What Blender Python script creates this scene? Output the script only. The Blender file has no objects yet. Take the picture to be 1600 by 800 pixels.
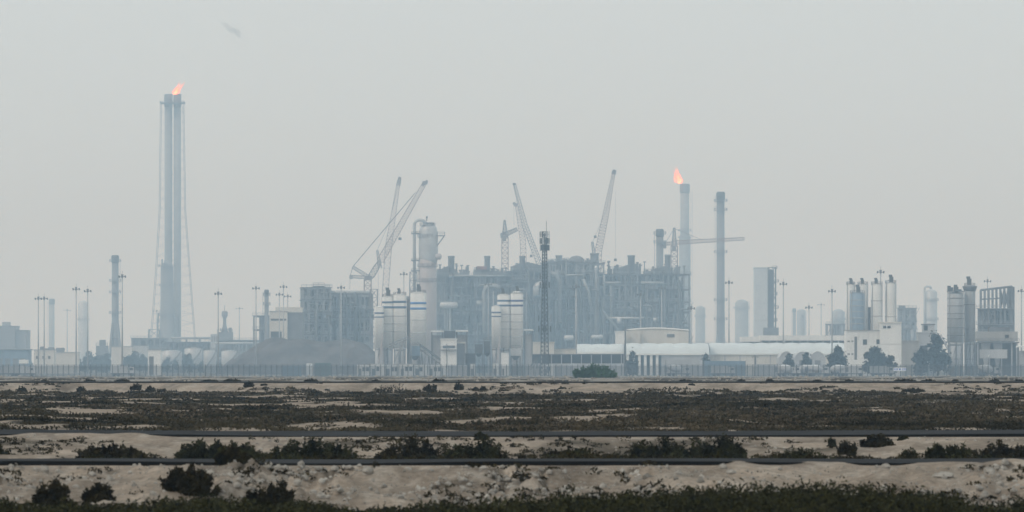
import bpy, math, random
import numpy as np
from mathutils import Vector, Matrix

random.seed(7)
rng = np.random.default_rng(11)
scene = bpy.context.scene

# ------------------------------------------------------------------ camera, sky, sun, exposure
F = 200.0 / 36.0 * 1600.0          # focal length in photograph pixels
HY = 576.0                         # horizon row
CZ = 2.2                           # eye height above the plain
cam_data = bpy.data.cameras.new('camera')
cam_data.lens = 200.0
cam_data.sensor_width = 36.0
cam_data.shift_y = (HY - 400.0) / 1600.0
cam_data.clip_start = 1.0
cam_data.clip_end = 40000.0
cam_data.dof.use_dof = True
cam_data.dof.focus_distance = 2200.0
cam_data.dof.aperture_fstop = 9.5
cam = bpy.data.objects.new('camera', cam_data)
scene.collection.objects.link(cam)
cam.location = (0, 0, CZ)
cam.rotation_euler = (math.radians(90), 0, 0)
scene.camera = cam

SUN_EL, SUN_AZ = math.radians(42), math.radians(-126)   # azimuth from the view direction, clockwise
world = bpy.data.worlds.new('World')
scene.world = world
world.use_nodes = True
wn, wl = world.node_tree.nodes, world.node_tree.links
wn.clear()
w_out = wn.new('ShaderNodeOutputWorld')
w_bg = wn.new('ShaderNodeBackground')
w_sky = wn.new('ShaderNodeTexSky')
w_sky.sky_type = 'NISHITA'
w_sky.sun_disc = False
w_sky.sun_elevation = SUN_EL
w_sky.sun_rotation = SUN_AZ % (2 * math.pi)
w_sky.dust_density = 8.0
w_sky.air_density = 1.2
w_mix = wn.new('ShaderNodeMixRGB')        # thick dust veil over the clear sky
w_mix.inputs['Fac'].default_value = 0.9
w_mix.inputs['Color2'].default_value = (7.75, 8.8, 9.35, 1)
wl.new(w_sky.outputs['Color'], w_mix.inputs['Color1'])
wl.new(w_mix.outputs['Color'], w_bg.inputs['Color'])
w_bg.inputs['Strength'].default_value = 0.1
wl.new(w_bg.outputs['Background'], w_out.inputs['Surface'])

sun_data = bpy.data.lights.new('sun', 'SUN')
sun_data.energy = 0.9
sun_data.angle = math.radians(12)
sun_data.color = (1.0, 0.95, 0.88)
sun = bpy.data.objects.new('sun', sun_data)
scene.collection.objects.link(sun)
sdir = Vector((math.sin(SUN_AZ) * math.cos(SUN_EL), math.cos(SUN_AZ) * math.cos(SUN_EL), math.sin(SUN_EL)))
sun.rotation_euler = sdir.to_track_quat('Z', 'Y').to_euler()
sun.location = (-200, -100, 300)

scene.view_settings.view_transform = 'Standard'
scene.view_settings.look = 'None'
scene.view_settings.exposure = 0.0
scene.view_settings.gamma = 1.0
scene.view_settings.use_curve_mapping = False
scene.cycles.use_denoising = True
scene.cycles.volume_bounces = 1
scene.cycles.transparent_max_bounces = 24

# ------------------------------------------------------------------ materials
MATS = {}

def mat(name, col, rough=0.75, var=0.18, scale=0.4, streak=False, metallic=0.0, bump=0.0, col2=None):
    """painted or weathered surface: base colour broken up by two noises, optional vertical streaks"""
    m = bpy.data.materials.new(name)
    m.use_nodes = True
    nt = m.node_tree
    n, l = nt.nodes, nt.links
    b = n['Principled BSDF']
    b.inputs['Roughness'].default_value = rough
    if rough >= 0.9: b.inputs['Specular IOR Level'].default_value = 0.03
    b.inputs['Metallic'].default_value = metallic
    tc = n.new('ShaderNodeTexCoord')
    mp = n.new('ShaderNodeMapping')
    mp.inputs['Scale'].default_value = (1, 1, 0.12) if streak else (1, 1, 1)
    l.new(tc.outputs['Object'], mp.inputs['Vector'])
    a = n.new('ShaderNodeTexNoise')
    a.inputs['Scale'].default_value = scale
    a.inputs['Detail'].default_value = 6
    a.inputs['Roughness'].default_value = 0.65
    l.new(mp.outputs['Vector'], a.inputs['Vector'])
    r = n.new('ShaderNodeValToRGB')
    c2 = col2 or tuple(c * (1 - 2.2 * var) for c in col)
    r.color_ramp.elements[0].position = 0.3
    r.color_ramp.elements[1].position = 0.68
    r.color_ramp.elements[0].color = (*c2, 1)
    r.color_ramp.elements[1].color = (*[min(1, c * (1 + var * 0.5)) for c in col], 1)
    l.new(a.outputs['Fac'], r.inputs['Fac'])
    l.new(r.outputs['Color'], b.inputs['Base Color'])
    if bump:
        bm = n.new('ShaderNodeBump')
        bm.inputs['Strength'].default_value = bump
        bm.inputs['Distance'].default_value = 0.1
        a2 = n.new('ShaderNodeTexNoise')
        a2.inputs['Scale'].default_value = scale * 6
        a2.inputs['Detail'].default_value = 8
        l.new(tc.outputs['Object'], a2.inputs['Vector'])
        l.new(a2.outputs['Fac'], bm.inputs['Height'])
        l.new(bm.outputs['Normal'], b.inputs['Normal'])
    MATS[name] = m
    return m

M = MATS
mat('white_paint', (0.80, 0.80, 0.78), 0.6, 0.06, 0.25, streak=True)
mat('cream_wall', (0.66, 0.63, 0.57), 0.8, 0.10, 0.2, streak=True)
mat('concrete', (0.40, 0.39, 0.37), 0.9, 0.15, 0.3, streak=True)
mat('silo_grey', (0.46, 0.47, 0.48), 0.6, 0.14, 0.3, streak=True)
mat('silo_blue', (0.30, 0.40, 0.50), 0.6, 0.12, 0.3, streak=True)
mat('blue_band', (0.06, 0.22, 0.52), 0.6, 0.12, 0.6)
mat('navy_band', (0.05, 0.08, 0.24), 0.6, 0.12, 0.6)
mat('grey_band', (0.07, 0.14, 0.25), 0.6, 0.12, 0.6)
mat('galvanised', (0.42, 0.43, 0.44), 0.5, 0.12, 0.5, metallic=0.3)
mat('steel_dark', (0.10, 0.105, 0.11), 0.7, 0.2, 0.3)
mat('steel_mid', (0.17, 0.175, 0.185), 0.7, 0.2, 0.25)
mat('steel_light', (0.33, 0.34, 0.35), 0.6, 0.15, 0.3)
mat('lagging', (0.52, 0.53, 0.54), 0.45, 0.10, 0.2, metallic=0.2)
mat('pink_lagging', (0.50, 0.45, 0.44), 0.6, 0.10, 0.2)
mat('rust_red', (0.30, 0.12, 0.09), 0.8, 0.2, 0.4)
mat('crane_paint', (0.34, 0.25, 0.23), 0.6, 0.15, 0.4)
mat('crane_grey', (0.24, 0.23, 0.24), 0.6, 0.15, 0.4)
mat('stack_concrete', (0.26, 0.27, 0.29), 0.85, 0.15, 0.1, streak=True)
mat('fabric_roof', (0.62, 0.68, 0.70), 0.7, 0.06, 0.1)
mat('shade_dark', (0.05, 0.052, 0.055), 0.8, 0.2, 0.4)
mat('glass_dark', (0.03, 0.035, 0.04), 0.15, 0.1, 0.4)
mat('rubber', (0.03, 0.03, 0.03), 0.9, 0.1, 1)
mat('container_green', (0.10, 0.16, 0.16), 0.7, 0.15, 0.4, streak=True)
mat('container_blue', (0.16, 0.24, 0.32), 0.7, 0.15, 0.4, streak=True)
mat('truck_white', (0.72, 0.72, 0.72), 0.4, 0.08, 0.6)
mat('fence_steel', (0.04, 0.042, 0.045), 0.6, 0.15, 1)
mat('sign_white', (0.80, 0.80, 0.80), 0.5, 0.04, 1)
mat('sign_blue', (0.03, 0.10, 0.45), 0.5, 0.06, 1)
mat('asphalt', (0.036, 0.036, 0.037), 0.95, 0.18, 0.35, bump=0.3)
mat('edge_black', (0.010, 0.010, 0.010), 0.95, 0.2, 0.8, bump=0.3)
mat('stone', (0.38, 0.345, 0.30), 0.95, 0.26, 1.5, bump=0.5)
mat('mound_earth', (0.13, 0.12, 0.115), 0.95, 0.3, 0.12, bump=0.8)
mat('bark', (0.09, 0.07, 0.055), 0.9, 0.2, 3)

def leaf_mat(name, c1, c2, scale):
    m = bpy.data.materials.new(name)
    m.use_nodes = True
    n, l = m.node_tree.nodes, m.node_tree.links
    b = n['Principled BSDF']
    b.inputs['Roughness'].default_value = 0.8
    b.inputs['Specular IOR Level'].default_value = 0.03
    tc = n.new('ShaderNodeTexCoord')
    a = n.new('ShaderNodeTexNoise')
    a.inputs['Scale'].default_value = scale
    a.inputs['Detail'].default_value = 5
    l.new(tc.outputs['Object'], a.inputs['Vector'])
    r = n.new('ShaderNodeValToRGB')
    r.color_ramp.elements[0].position = 0.35
    r.color_ramp.elements[1].position = 0.65
    r.color_ramp.elements[0].color = (*c1, 1)
    r.color_ramp.elements[1].color = (*c2, 1)
    l.new(a.outputs['Fac'], r.inputs['Fac'])
    l.new(r.outputs['Color'], b.inputs['Base Color'])
    MATS[name] = m
    return m

leaf_mat('leaf_dark', (0.009, 0.007, 0.003), (0.050, 0.040, 0.018), 4.0)
leaf_mat('leaf_olive', (0.008, 0.008, 0.003), (0.050, 0.047, 0.017), 3.2)
leaf_mat('leaf_field', (0.015, 0.013, 0.007), (0.072, 0.058, 0.033), 0.2)
leaf_mat('leaf_dry', (0.045, 0.035, 0.021), (0.12, 0.093, 0.06), 0.6)
leaf_mat('leaf_green', (0.030, 0.075, 0.022), (0.055, 0.13, 0.035), 0.5)
leaf_mat('leaf_tree', (0.018, 0.024, 0.018), (0.034, 0.042, 0.030), 0.3)

def mesh_wire_mat():
    """woven wire cloth: far too fine to resolve, lets part of the light through"""
    m = bpy.data.materials.new('wire_cloth')
    m.use_nodes = True
    n, l = m.node_tree.nodes, m.node_tree.links
    b = n['Principled BSDF']
    b.inputs['Base Color'].default_value = (0.06, 0.064, 0.07, 1)
    b.inputs['Roughness'].default_value = 0.7
    t = n.new('ShaderNodeBsdfTransparent')
    mx = n.new('ShaderNodeMixShader')
    mx.inputs['Fac'].default_value = 0.5
    l.new(t.outputs[0], mx.inputs[1])
    l.new(b.outputs[0], mx.inputs[2])
    l.new(mx.outputs[0], n['Material Output'].inputs['Surface'])
    MATS['wire_cloth'] = m
mesh_wire_mat()

def flame_mat(name, col, strength, cover):
    m = bpy.data.materials.new(name)
    m.use_nodes = True
    n, l = m.node_tree.nodes, m.node_tree.links
    n.remove(n['Principled BSDF'])
    e = n.new('ShaderNodeEmission')
    e.inputs['Color'].default_value = (*col, 1)
    e.inputs['Strength'].default_value = strength
    t = n.new('ShaderNodeBsdfTransparent')
    mx = n.new('ShaderNodeMixShader')
    mx.inputs['Fac'].default_value = cover
    l.new(t.outputs[0], mx.inputs[1])
    l.new(e.outputs[0], mx.inputs[2])
    l.new(mx.outputs[0], n['Material Output'].inputs['Surface'])
    MATS[name] = m
flame_mat('flame_outer', (1.0, 0.20, 0.06), 3.4, 0.26)
flame_mat('flame_inner', (1.0, 0.50, 0.22), 4.5, 0.5)

# ------------------------------------------------------------------ mesh helpers
class MB:
    def __init__(self):
        self.v, self.f, self.s = [], [], []

    def quadbox(self, pts):                       # 8 corners, bottom ring then top ring
        o = len(self.v)
        self.v += [tuple(p) for p in pts]
        for q in ((3, 2, 1, 0), (4, 5, 6, 7), (0, 1, 5, 4), (1, 2, 6, 5), (2, 3, 7, 6), (3, 0, 4, 7)):
            self.f.append(tuple(o + i for i in q)); self.s.append(False)
        return self

    def box(self, x0, x1, y0, y1, z0, z1):
        return self.quadbox([(x0, y0, z0), (x1, y0, z0), (x1, y1, z0), (x0, y1, z0),
                             (x0, y0, z1), (x1, y0, z1), (x1, y1, z1), (x0, y1, z1)])

    def lathe(self, cx, cy, prof, n=20):          # prof: list of (radius, z)
        o = len(self.v)
        for r, z in prof:
            for k in range(n):
                a = 2 * math.pi * k / n
                self.v.append((cx + r * math.cos(a), cy + r * math.sin(a), z))
        for i in range(len(prof) - 1):
            for k in range(n):
                k2 = (k + 1) % n
                self.f.append((o + i * n + k, o + i * n + k2, o + (i + 1) * n + k2, o + (i + 1) * n + k)); self.s.append(True)
        self.f.append(tuple(o + k for k in reversed(range(n)))); self.s.append(False)
        t = o + (len(prof) - 1) * n
        self.f.append(tuple(t + k for k in range(n))); self.s.append(False)
        return self

    def cyl(self, cx, cy, z0, z1, r0, r1=None, n=20):
        return self.lathe(cx, cy, [(r0, z0), (r0 if r1 is None else r1, z1)], n)

    def path(self, pts, r, n=5, r1=None):
        pts = [Vector(p) for p in pts]
        o = len(self.v)
        m = len(pts)
        for i, p in enumerate(pts):
            d = (pts[min(i + 1, m - 1)] - pts[max(i - 1, 0)]).normalized()
            up = Vector((0, 0, 1)) if abs(d.z) < 0.9 else Vector((0, 1, 0))
            a = d.cross(up).normalized(); b = a.cross(d).normalized()
            rr = r if r1 is None else r + (r1 - r) * i / (m - 1)
            for k in range(n):
                t = 2 * math.pi * k / n
                self.v.append(tuple(p + a * (rr * math.cos(t)) + b * (rr * math.sin(t))))
        for i in range(m - 1):
            for k in range(n):
                k2 = (k + 1) % n
                self.f.append((o + i * n + k, o + i * n + k2, o + (i + 1) * n + k2, o + (i + 1) * n + k)); self.s.append(n > 6)
        self.f.append(tuple(o + k for k in reversed(range(n)))); self.s.append(False)
        self.f.append(tuple(o + (m - 1) * n + k for k in range(n))); self.s.append(False)
        return self

    def tube(self, p, q, r, n=4, r1=None):
        return self.path([p, q], r, n, r1)

    def hcyl(self, p, q, r, n=12):
        """horizontal drum with dished ends"""
        p, q = Vector(p), Vector(q)
        d = (q - p).normalized()
        o = len(self.v)
        pts = [(p - d * r * 0.45, r * 0.3), (p - d * r * 0.25, r * 0.75), (p, r), (q, r), (q + d * r * 0.25, r * 0.75), (q + d * r * 0.45, r * 0.3)]
        a = d.cross(Vector((0, 0, 1))).normalized(); b = a.cross(d).normalized()
        for c, rr in pts:
            for k in range(n):
                t = 2 * math.pi * k / n
                self.v.append(tuple(c + a * (rr * math.cos(t)) + b * (rr * math.sin(t))))
        for i in range(len(pts) - 1):
            for k in range(n):
                k2 = (k + 1) % n
                self.f.append((o + i * n + k, o + i * n + k2, o + (i + 1) * n + k2, o + (i + 1) * n + k)); self.s.append(True)
        self.f.append(tuple(o + k for k in reversed(range(n)))); self.s.append(False)
        self.f.append(tuple(o + (len(pts) - 1) * n + k for k in range(n))); self.s.append(False)
        return self

    def lattice(self, p, q, w0, w1, bays, r, wm=None, brace=True):
        """square-section lattice from p to q, width w0 to w1 (wm at the middle)"""
        p, q = Vector(p), Vector(q)
        d = (q - p).normalized()
        up = Vector((0, 1, 0)) if abs(d.y) < 0.8 else Vector((1, 0, 0))
        a = d.cross(up).normalized(); b = a.cross(d).normalized()
        def ring(t):
            w = w0 + (w1 - w0) * t if wm is None else (w0 + (wm - w0) * min(1, t * 8) if t < 0.5 else wm + (w1 - wm) * max(0, t - 0.6) / 0.4)
            c = p + (q - p) * t
            h = w / 2
            return [c + a * h + b * h, c - a * h + b * h, c - a * h - b * h, c + a * h - b * h]
        rings = [ring(i / bays) for i in range(bays + 1)]
        for i in range(bays):
            for k in range(4):
                self.tube(rings[i][k], rings[i + 1][k], r, 4)
                if brace:
                    k2 = (k + 1) % 4
                    if i % 2: self.tube(rings[i][k], rings[i + 1][k2], r * 0.6, 3)
                    else: self.tube(rings[i][k2], rings[i + 1][k], r * 0.6, 3)
                    self.tube(rings[i + 1][k], rings[i + 1][k2], r * 0.6, 3)
        return self

    def rail(self, pts, h=1.1, r=0.05, posts=True):
        pts = [Vector(p) for p in pts]
        for i in range(len(pts) - 1):
            for hh in (h, h * 0.55):
                self.tube(pts[i] + Vector((0, 0, hh)), pts[i + 1] + Vector((0, 0, hh)), r, 4)
            n = max(1, int((pts[i + 1] - pts[i]).length / 2.0))
            if posts:
                for k in range(n + 1):
                    c = pts[i].lerp(pts[i + 1], k / n)
                    self.tube(c, c + Vector((0, 0, h)), r, 4)
        return self

    def mesh(self, name):
        me = bpy.data.meshes.new(name)
        me.from_pydata(self.v, [], self.f)
        me.polygons.foreach_set('use_smooth', self.s)
        return me

def link(name, me, material, parent=None):
    o = bpy.data.objects.new(name, me)
    scene.collection.objects.link(o)
    if material is not None and not me.materials:
        me.materials.append(M[material] if isinstance(material, str) else material)
    o.parent = parent
    return o

def tag(o, label=None, cat=None, group=None, kind=None):
    if label: o['label'] = label
    if cat: o['category'] = cat
    if group: o['group'] = group
    if kind: o['kind'] = kind
    return o

class Thing:
    """a thing standing on the plain at photograph column x and distance d; X() and Z() turn photograph pixels into local metres"""
    def __init__(self, name, label, cat, x, d, group=None, rz=0.0, z=0.0):
        self.x, self.d, self.s, self.z = x, d, F / d, z
        o = bpy.data.objects.new(name, None)
        o.empty_display_size = 0.5
        scene.collection.objects.link(o)
        o.location = ((x - 800) / F * d, d, z)
        o.rotation_euler = (0, 0, math.radians(rz))
        tag(o, label, cat, group)
        self.o = o
    def X(self, px): return (px - self.x) / self.s
    def Z(self, py): return CZ - (py - HY) / self.s - self.z
    def part(self, name, mb, material, parent=None, label=None):
        p = link(name, mb.mesh(name), material, parent or self.o)
        if label: p['label'] = label
        return p

def share(name, me, parent, loc=(0, 0, 0), rz=0.0, scale=None):
    o = bpy.data.objects.new(name, me)
    scene.collection.objects.link(o)
    o.parent = parent
    o.location = loc
    o.rotation_euler = (0, 0, rz)
    if scale: o.scale = scale
    return o

# ---- vectorised value noise
def _hash(ix, iy, seed):
    h = (ix.astype(np.int64) * 374761393 + iy.astype(np.int64) * 668265263 + seed * 974711) & 0xffffffff
    h = ((h ^ (h >> 13)) * 1274126177) & 0xffffffff
    return ((h ^ (h >> 16)) & 0xffff) / 65535.0

def vnoise(x, y, seed=0):
    x = np.asarray(x, float); y = np.asarray(y, float)
    ix, iy = np.floor(x), np.floor(y)
    fx, fy = x - ix, y - iy
    fx = fx * fx * (3 - 2 * fx); fy = fy * fy * (3 - 2 * fy)
    a, b = _hash(ix, iy, seed), _hash(ix + 1, iy, seed)
    c, d = _hash(ix, iy + 1, seed), _hash(ix + 1, iy + 1, seed)
    return (a + (b - a) * fx) * (1 - fy) + (c + (d - c) * fx) * fy

def fbm(x, y, seed=0, octs=4):
    t, amp, tot = 0.0, 1.0, 0.0
    for i in range(octs):
        t = t + amp * vnoise(np.asarray(x) * 2 ** i, np.asarray(y) * 2 ** i, seed + i * 17)
        tot += amp; amp *= 0.5
    return t / tot

def quad_mesh(name, Q):
    """mesh from an (n,4,3) array of separate quads"""
    n = len(Q)
    me = bpy.data.meshes.new(name)
    me.vertices.add(n * 4); me.loops.add(n * 4); me.polygons.add(n)
    me.vertices.foreach_set('co', np.ascontiguousarray(Q, dtype=np.float32).ravel())
    me.loops.foreach_set('vertex_index', np.arange(n * 4, dtype=np.int32))
    me.polygons.foreach_set('loop_start', np.arange(0, n * 4, 4, dtype=np.int32))
    me.polygons.foreach_set('loop_total', np.full(n, 4, dtype=np.int32))
    me.update(calc_edges=True)
    return me

def leaves(C, size, flat=0.0, aspect=0.5):
    """leaf quads of random attitude at centres C; size scalar or per leaf"""
    n = len(C)
    a = rng.normal(size=(n, 3)); a[:, 2] *= (1 - flat)
    a /= np.linalg.norm(a, axis=1, keepdims=True) + 1e-9
    b = rng.normal(size=(n, 3)); b -= a * np.sum(a * b, axis=1, keepdims=True)
    b /= np.linalg.norm(b, axis=1, keepdims=True) + 1e-9
    s = (np.broadcast_to(size, (n,)) * rng.uniform(0.6, 1.4, n))[:, None]
    a = a * s; b = b * s * aspect
    return np.stack([C - a, C - b * 0.9, C + a, C + b * 0.9], axis=1)

# ------------------------------------------------------------------ the plain: one sheet with banks, field and berm
PROF = np.array([(-400, 0.45), (30, 0.45), (56, 0.50), (61.5, 0.575), (63.5, 0.65), (68.3, 1.012), (68.7, 1.028), (73, 1.03), (74, 1.0),  # everything up to the berm road scaled down about the camera, values baked in
                 (79, 0.825), (86, 0.675), (94, 0.675), (99, 0.825), (103.4, 0.945), (103.8, 0.955), (113.6, 0.955), (116, 0.94),
                 (150, 0.95), (270, 0.96), (283, 1.02), (288, 1.16), (293.8, 1.45), (295, 1.46), (303, 1.46), (312, 1.43),
                 (600, 1.12), (1000, 0.68), (1300, 0.37), (1560, 0.0), (20000, 0.0)])

def smooth(a, b, x):
    t = np.clip((x - a) / (b - a), 0, 1)
    return t * t * (3 - 2 * t)

def band(D, a, b, c, d):
    return smooth(a, b, D) * (1 - smooth(c, d, D))

def rubbly(X, D):
    """where the near bank breaks into stones and hollows painted dark"""
    return smooth(0.44, 0.60, fbm(X / 1.3, D / 4.5, 81, 4))

def ground_z(X, D):
    X = np.asarray(X, float); D = np.asarray(D, float)
    wob = (fbm(X / 2.0, D / 30.0, 5, 4) - 0.5)
    wob2 = (fbm(X / 4.5, D / 100.0, 6, 4) - 0.5)
    # the foot of each bank wanders in and out
    Dw = D + band(D, 59, 64, 67, 68.65) * wob * 4.5 + band(D, 80, 87.5, 99, 103.25) * wob * 11 + band(D, 272, 283, 287.5, 293.5) * wob2 * 13
    z = np.interp(Dw, PROF[:, 0], PROF[:, 1])
    z = z + band(D, 50, 63.5, 67.5, 68.7) * ((fbm(X / 0.55, D / 0.9, 8, 5) - 0.5) * 0.25 + (0.5 - np.abs(fbm(X / 1.3, D / 2.0, 18, 4) - 0.5) * 4).clip(-0.5, 0.5) * 0.07)
    z = z + band(D, 63, 64.5, 67.7, 68.6) * rubbly(X, D) * (np.abs(fbm(X / 0.28, D / 0.45, 84, 3) - 0.5) - 0.12) * 0.5
    dr = smooth(0.54, 0.72, fbm(X / 2.2, D / 40.0, 41, 4)); dr2 = smooth(0.52, 0.70, fbm(X / 3.5, D / 40.0, 42, 4))
    z = z + band(D, 68.1, 68.8, 69.3, 70.3) * dr * 0.085 + band(D, 71.6, 72.3, 72.8, 74) * dr2 * 0.07
    z = z + band(D, 102.8, 103.8, 104.8, 106.5) * dr2 * 0.085 + band(D, 111.6, 112.8, 113.6, 116) * smooth(0.62, 0.74, fbm(X / 2.2, D / 40.0, 43, 4)) * 0.07
    z = z + band(D, 63, 64.5, 67.7, 68.7) * (fbm(X / 0.22, D / 0.6, 87, 3) - 0.5) * 0.10
    z = z + band(D, 73, 77, 100, 103.5) * (fbm(X / 0.9, D / 2.0, 9, 5) - 0.5) * 0.28
    z = z + band(D, 114, 120, 272, 280) * ((fbm(X / 3.5, D / 8.0, 12, 4) - 0.5) * 0.31 + (fbm(X / 0.75, D / 2.0, 13, 3) - 0.5) * 0.08)
    z = z + band(D, 277, 284, 290, 293.5) * ((fbm(X / 2.5, D / 15.0, 14, 4) - 0.5) * 0.5 + (fbm(X / 0.8, D / 3.0, 16, 3) - 0.5) * 0.22)
    z = z + band(D, 304, 320, 1500, 1590) * ((fbm(X / 6.0, D / 40.0, 15, 4) - 0.5) * 0.4)
    return z

def bare(X, D):
    """0 scrub .. 1 bare sand on the field, following the hummocks"""
    h = fbm(X / 3.5, D / 8.0, 12, 4)
    p = fbm(X / 7.0, D / 20.0, 21, 3)
    q = fbm(X / 1.3, D / 4.5, 23, 4)
    return smooth(0.520, 0.58, 0.26 * h + 0.18 * p + 0.56 * q)

def build_ground():
    u = np.concatenate([np.linspace(-0.30, -0.115, 24)[:-1], np.linspace(-0.115, 0.115, 330), np.linspace(0.115, 0.30, 24)[1:]])
    D = np.concatenate([np.array([-400, -100, 0, 15, 30, 40, 47.5]), np.arange(52, 80, 0.25), np.arange(80, 116, 0.4), np.arange(116, 310, 1.0), np.arange(310, 620, 5.0),
                        np.arange(620, 1700, 15.0), np.array([1700, 1900, 2200, 2600, 3000, 3600, 4400, 5400, 6600, 8000, 9400])])
    base = np.maximum(D, 40.0)
    X = u[None, :] * base[:, None]
    far = np.array([0.15, 0.4, 1.0])
    edge = 0.30 * base
    Lf = edge[:, None] + (4200.0 - edge)[:, None] * far[None, :]
    X = np.concatenate([-Lf[:, ::-1], X, Lf], axis=1)
    DD = np.broadcast_to(D[:, None], X.shape)
    Z = ground_z(X, DD)
    nr, nc = X.shape
    me = bpy.data.meshes.new('ground')
    V = np.stack([X, DD, Z], axis=-1).reshape(-1, 3)
    i = np.arange(nr - 1)[:, None] * nc + np.arange(nc - 1)[None, :]
    Fq = np.stack([i, i + 1, i + nc + 1, i + nc], axis=-1).reshape(-1, 4).astype(np.int32)
    n = len(Fq)
    me.vertices.add(len(V)); me.loops.add(n * 4); me.polygons.add(n)
    me.vertices.foreach_set('co', V.astype(np.float32).ravel())
    me.loops.foreach_set('vertex_index', Fq.ravel())
    me.polygons.foreach_set('loop_start', np.arange(0, n * 4, 4, dtype=np.int32))
    me.polygons.foreach_set('loop_total', np.full(n, 4, dtype=np.int32))
    me.polygons.foreach_set('use_smooth', np.ones(n, dtype=bool))
    me.update(calc_edges=True)
    # soil colours: sand, dark scrub soil, gravel, dusty yard
    sand = np.array([0.325, 0.262, 0.205]); pale = np.array([0.45, 0.39, 0.325]); soil = np.array([0.045, 0.037, 0.025])
    grav = np.array([0.33, 0.305, 0.27]); dust = np.array([0.30, 0.285, 0.26])
    n1 = fbm(X / 0.7, DD / 1.5, 31, 5)[..., None]
    n2 = smooth(0.5, 0.72, fbm(X / 0.18, DD / 0.45, 33, 3))[..., None]
    s = sand * (0.30 + 1.2 * n1) * (1 - n2 * 0.5) + pale * n2 * 0.5
    hol_shade = (band(DD, 62, 64, 68, 68.75) * (0.25 + 0.75 * rubbly(X, DD)) * smooth(0.56, 0.66, fbm(X / 0.25, DD / 0.65, 85, 4)))[..., None]  # crevice shade painted into the soil colour as dark spots
    s = s * (1 - hol_shade * 0.8) + soil * 0.6 * hol_shade * 0.8
    b = bare(X, DD)[..., None]
    fld = soil * (0.7 + 0.6 * n1) * (1 - b) + (sand * 0.95 * (0.75 + 0.5 * n1)) * b
    def w(a, b_, c, d): return band(DD, a, b_, c, d)[..., None]
    col = s * 1.0
    near = (1 - smooth(61, 63.5, DD + 4 * (fbm(X / 1.5, DD / 15.0, 35, 3) - 0.5)))[..., None]
    col = col * (1 - near) + soil * (0.5 + 0.5 * n1) * near
    mid = w(72.5, 74, 101.5, 103.5) * smooth(0.45, 0.62, fbm(X / 2.5, DD / 7.0, 36, 4))[..., None]
    col = col * (1 - mid * 0.75) + soil * mid * 0.75
    f = w(112.8, 115, 278, 283)
    col = col * (1 - f) + fld * f
    g = smooth(294, 296, DD)[..., None]
    gm = smooth(0.42, 0.62, fbm(X / 4.0, DD / 35.0, 38, 4))[..., None]
    col = col * (1 - g) + (grav * gm + soil * 1.3 * (1 - gm)) * g
    y = smooth(1560, 1640, DD)[..., None]
    col = col * (1 - y) + dust * (0.6 + 0.5 * n1) * y
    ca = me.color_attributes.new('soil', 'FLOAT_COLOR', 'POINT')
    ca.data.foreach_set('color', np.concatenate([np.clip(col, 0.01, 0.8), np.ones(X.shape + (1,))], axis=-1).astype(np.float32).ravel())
    m = bpy.data.materials.new('ground_soil')
    m.use_nodes = True
    nn, l = m.node_tree.nodes, m.node_tree.links
    bs = nn['Principled BSDF']
    bs.inputs['Roughness'].default_value = 0.95
    bs.inputs['Specular IOR Level'].default_value = 0.03
    at = nn.new('ShaderNodeAttribute'); at.attribute_name = 'soil'
    tc = nn.new('ShaderNodeTexCoord')
    no = nn.new('ShaderNodeTexNoise'); no.inputs['Scale'].default_value = 9.0; no.inputs['Detail'].default_value = 8; no.inputs['Roughness'].default_value = 0.7
    l.new(tc.outputs['Object'], no.inputs['Vector'])
    rp = nn.new('ShaderNodeValToRGB')
    rp.color_ramp.elements[0].position = 0.3; rp.color_ramp.elements[0].color = (0.55, 0.54, 0.52, 1)
    rp.color_ramp.elements[1].position = 0.7; rp.color_ramp.elements[1].color = (1.15, 1.15, 1.15, 1)
    l.new(no.outputs['Fac'], rp.inputs['Fac'])
    mu = nn.new('ShaderNodeMixRGB'); mu.blend_type = 'MULTIPLY'; mu.inputs['Fac'].default_value = 1.0
    l.new(at.outputs['Color'], mu.inputs['Color1']); l.new(rp.outputs['Color'], mu.inputs['Color2'])
    l.new(mu.outputs['Color'], bs.inputs['Base Color'])
    bp = nn.new('ShaderNodeBump'); bp.inputs['Strength'].default_value = 0.6; bp.inputs['Distance'].default_value = 0.05
    l.new(no.outputs['Fac'], bp.inputs['Height']); l.new(bp.outputs['Normal'], bs.inputs['Normal'])
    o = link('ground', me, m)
    tag(o, 'sandy scrub plain with low banks and a flat industrial yard beyond', kind='structure')
build_ground()

# ------------------------------------------------------------------ roads
def road(d0, d1, z, lift, label):
    """asphalt slab with a near-black edge on the side towards the bank below"""
    N = 480
    xs = np.linspace(-240, 240, N + 1)
    und = 0.045 * (vnoise(xs / 9.0, np.full(N + 1, d0), 3) - 0.5) + 0.018 * (vnoise(xs / 2.5, np.full(N + 1, d0), 7) - 0.5)
    edge = -0.004 + 0.026 * vnoise(xs / 2.0, np.full(N + 1, d1), 4) + und
    mb, e = MB(), MB()
    for i in range(N):
        a, b, za, zb = xs[i], xs[i + 1], z + und[i], z + und[i + 1]
        mb.quadbox([(a, d0, z - 0.3), (b, d0, z - 0.3), (b, d1, z - 0.3), (a, d1, z - 0.3), (a, d0, za), (b, d0, zb), (b, d1, zb + lift), (a, d1, za + lift)])
        h, h2 = z + edge[i], z + edge[i + 1]
        e.quadbox([(a, d0 - 0.25, z - 0.3), (b, d0 - 0.25, z - 0.3), (b, d0 + 0.15, z - 0.3), (a, d0 + 0.15, z - 0.3),
                   (a, d0 - 0.16, h), (b, d0 - 0.16, h2), (b, d0 + 0.15, h2), (a, d0 + 0.15, h)])
    o = tag(link('road', mb.mesh('road'), 'asphalt'), label, kind='structure')
    link('shoulder', e.mesh('shoulder'), 'edge_black', o)
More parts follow.
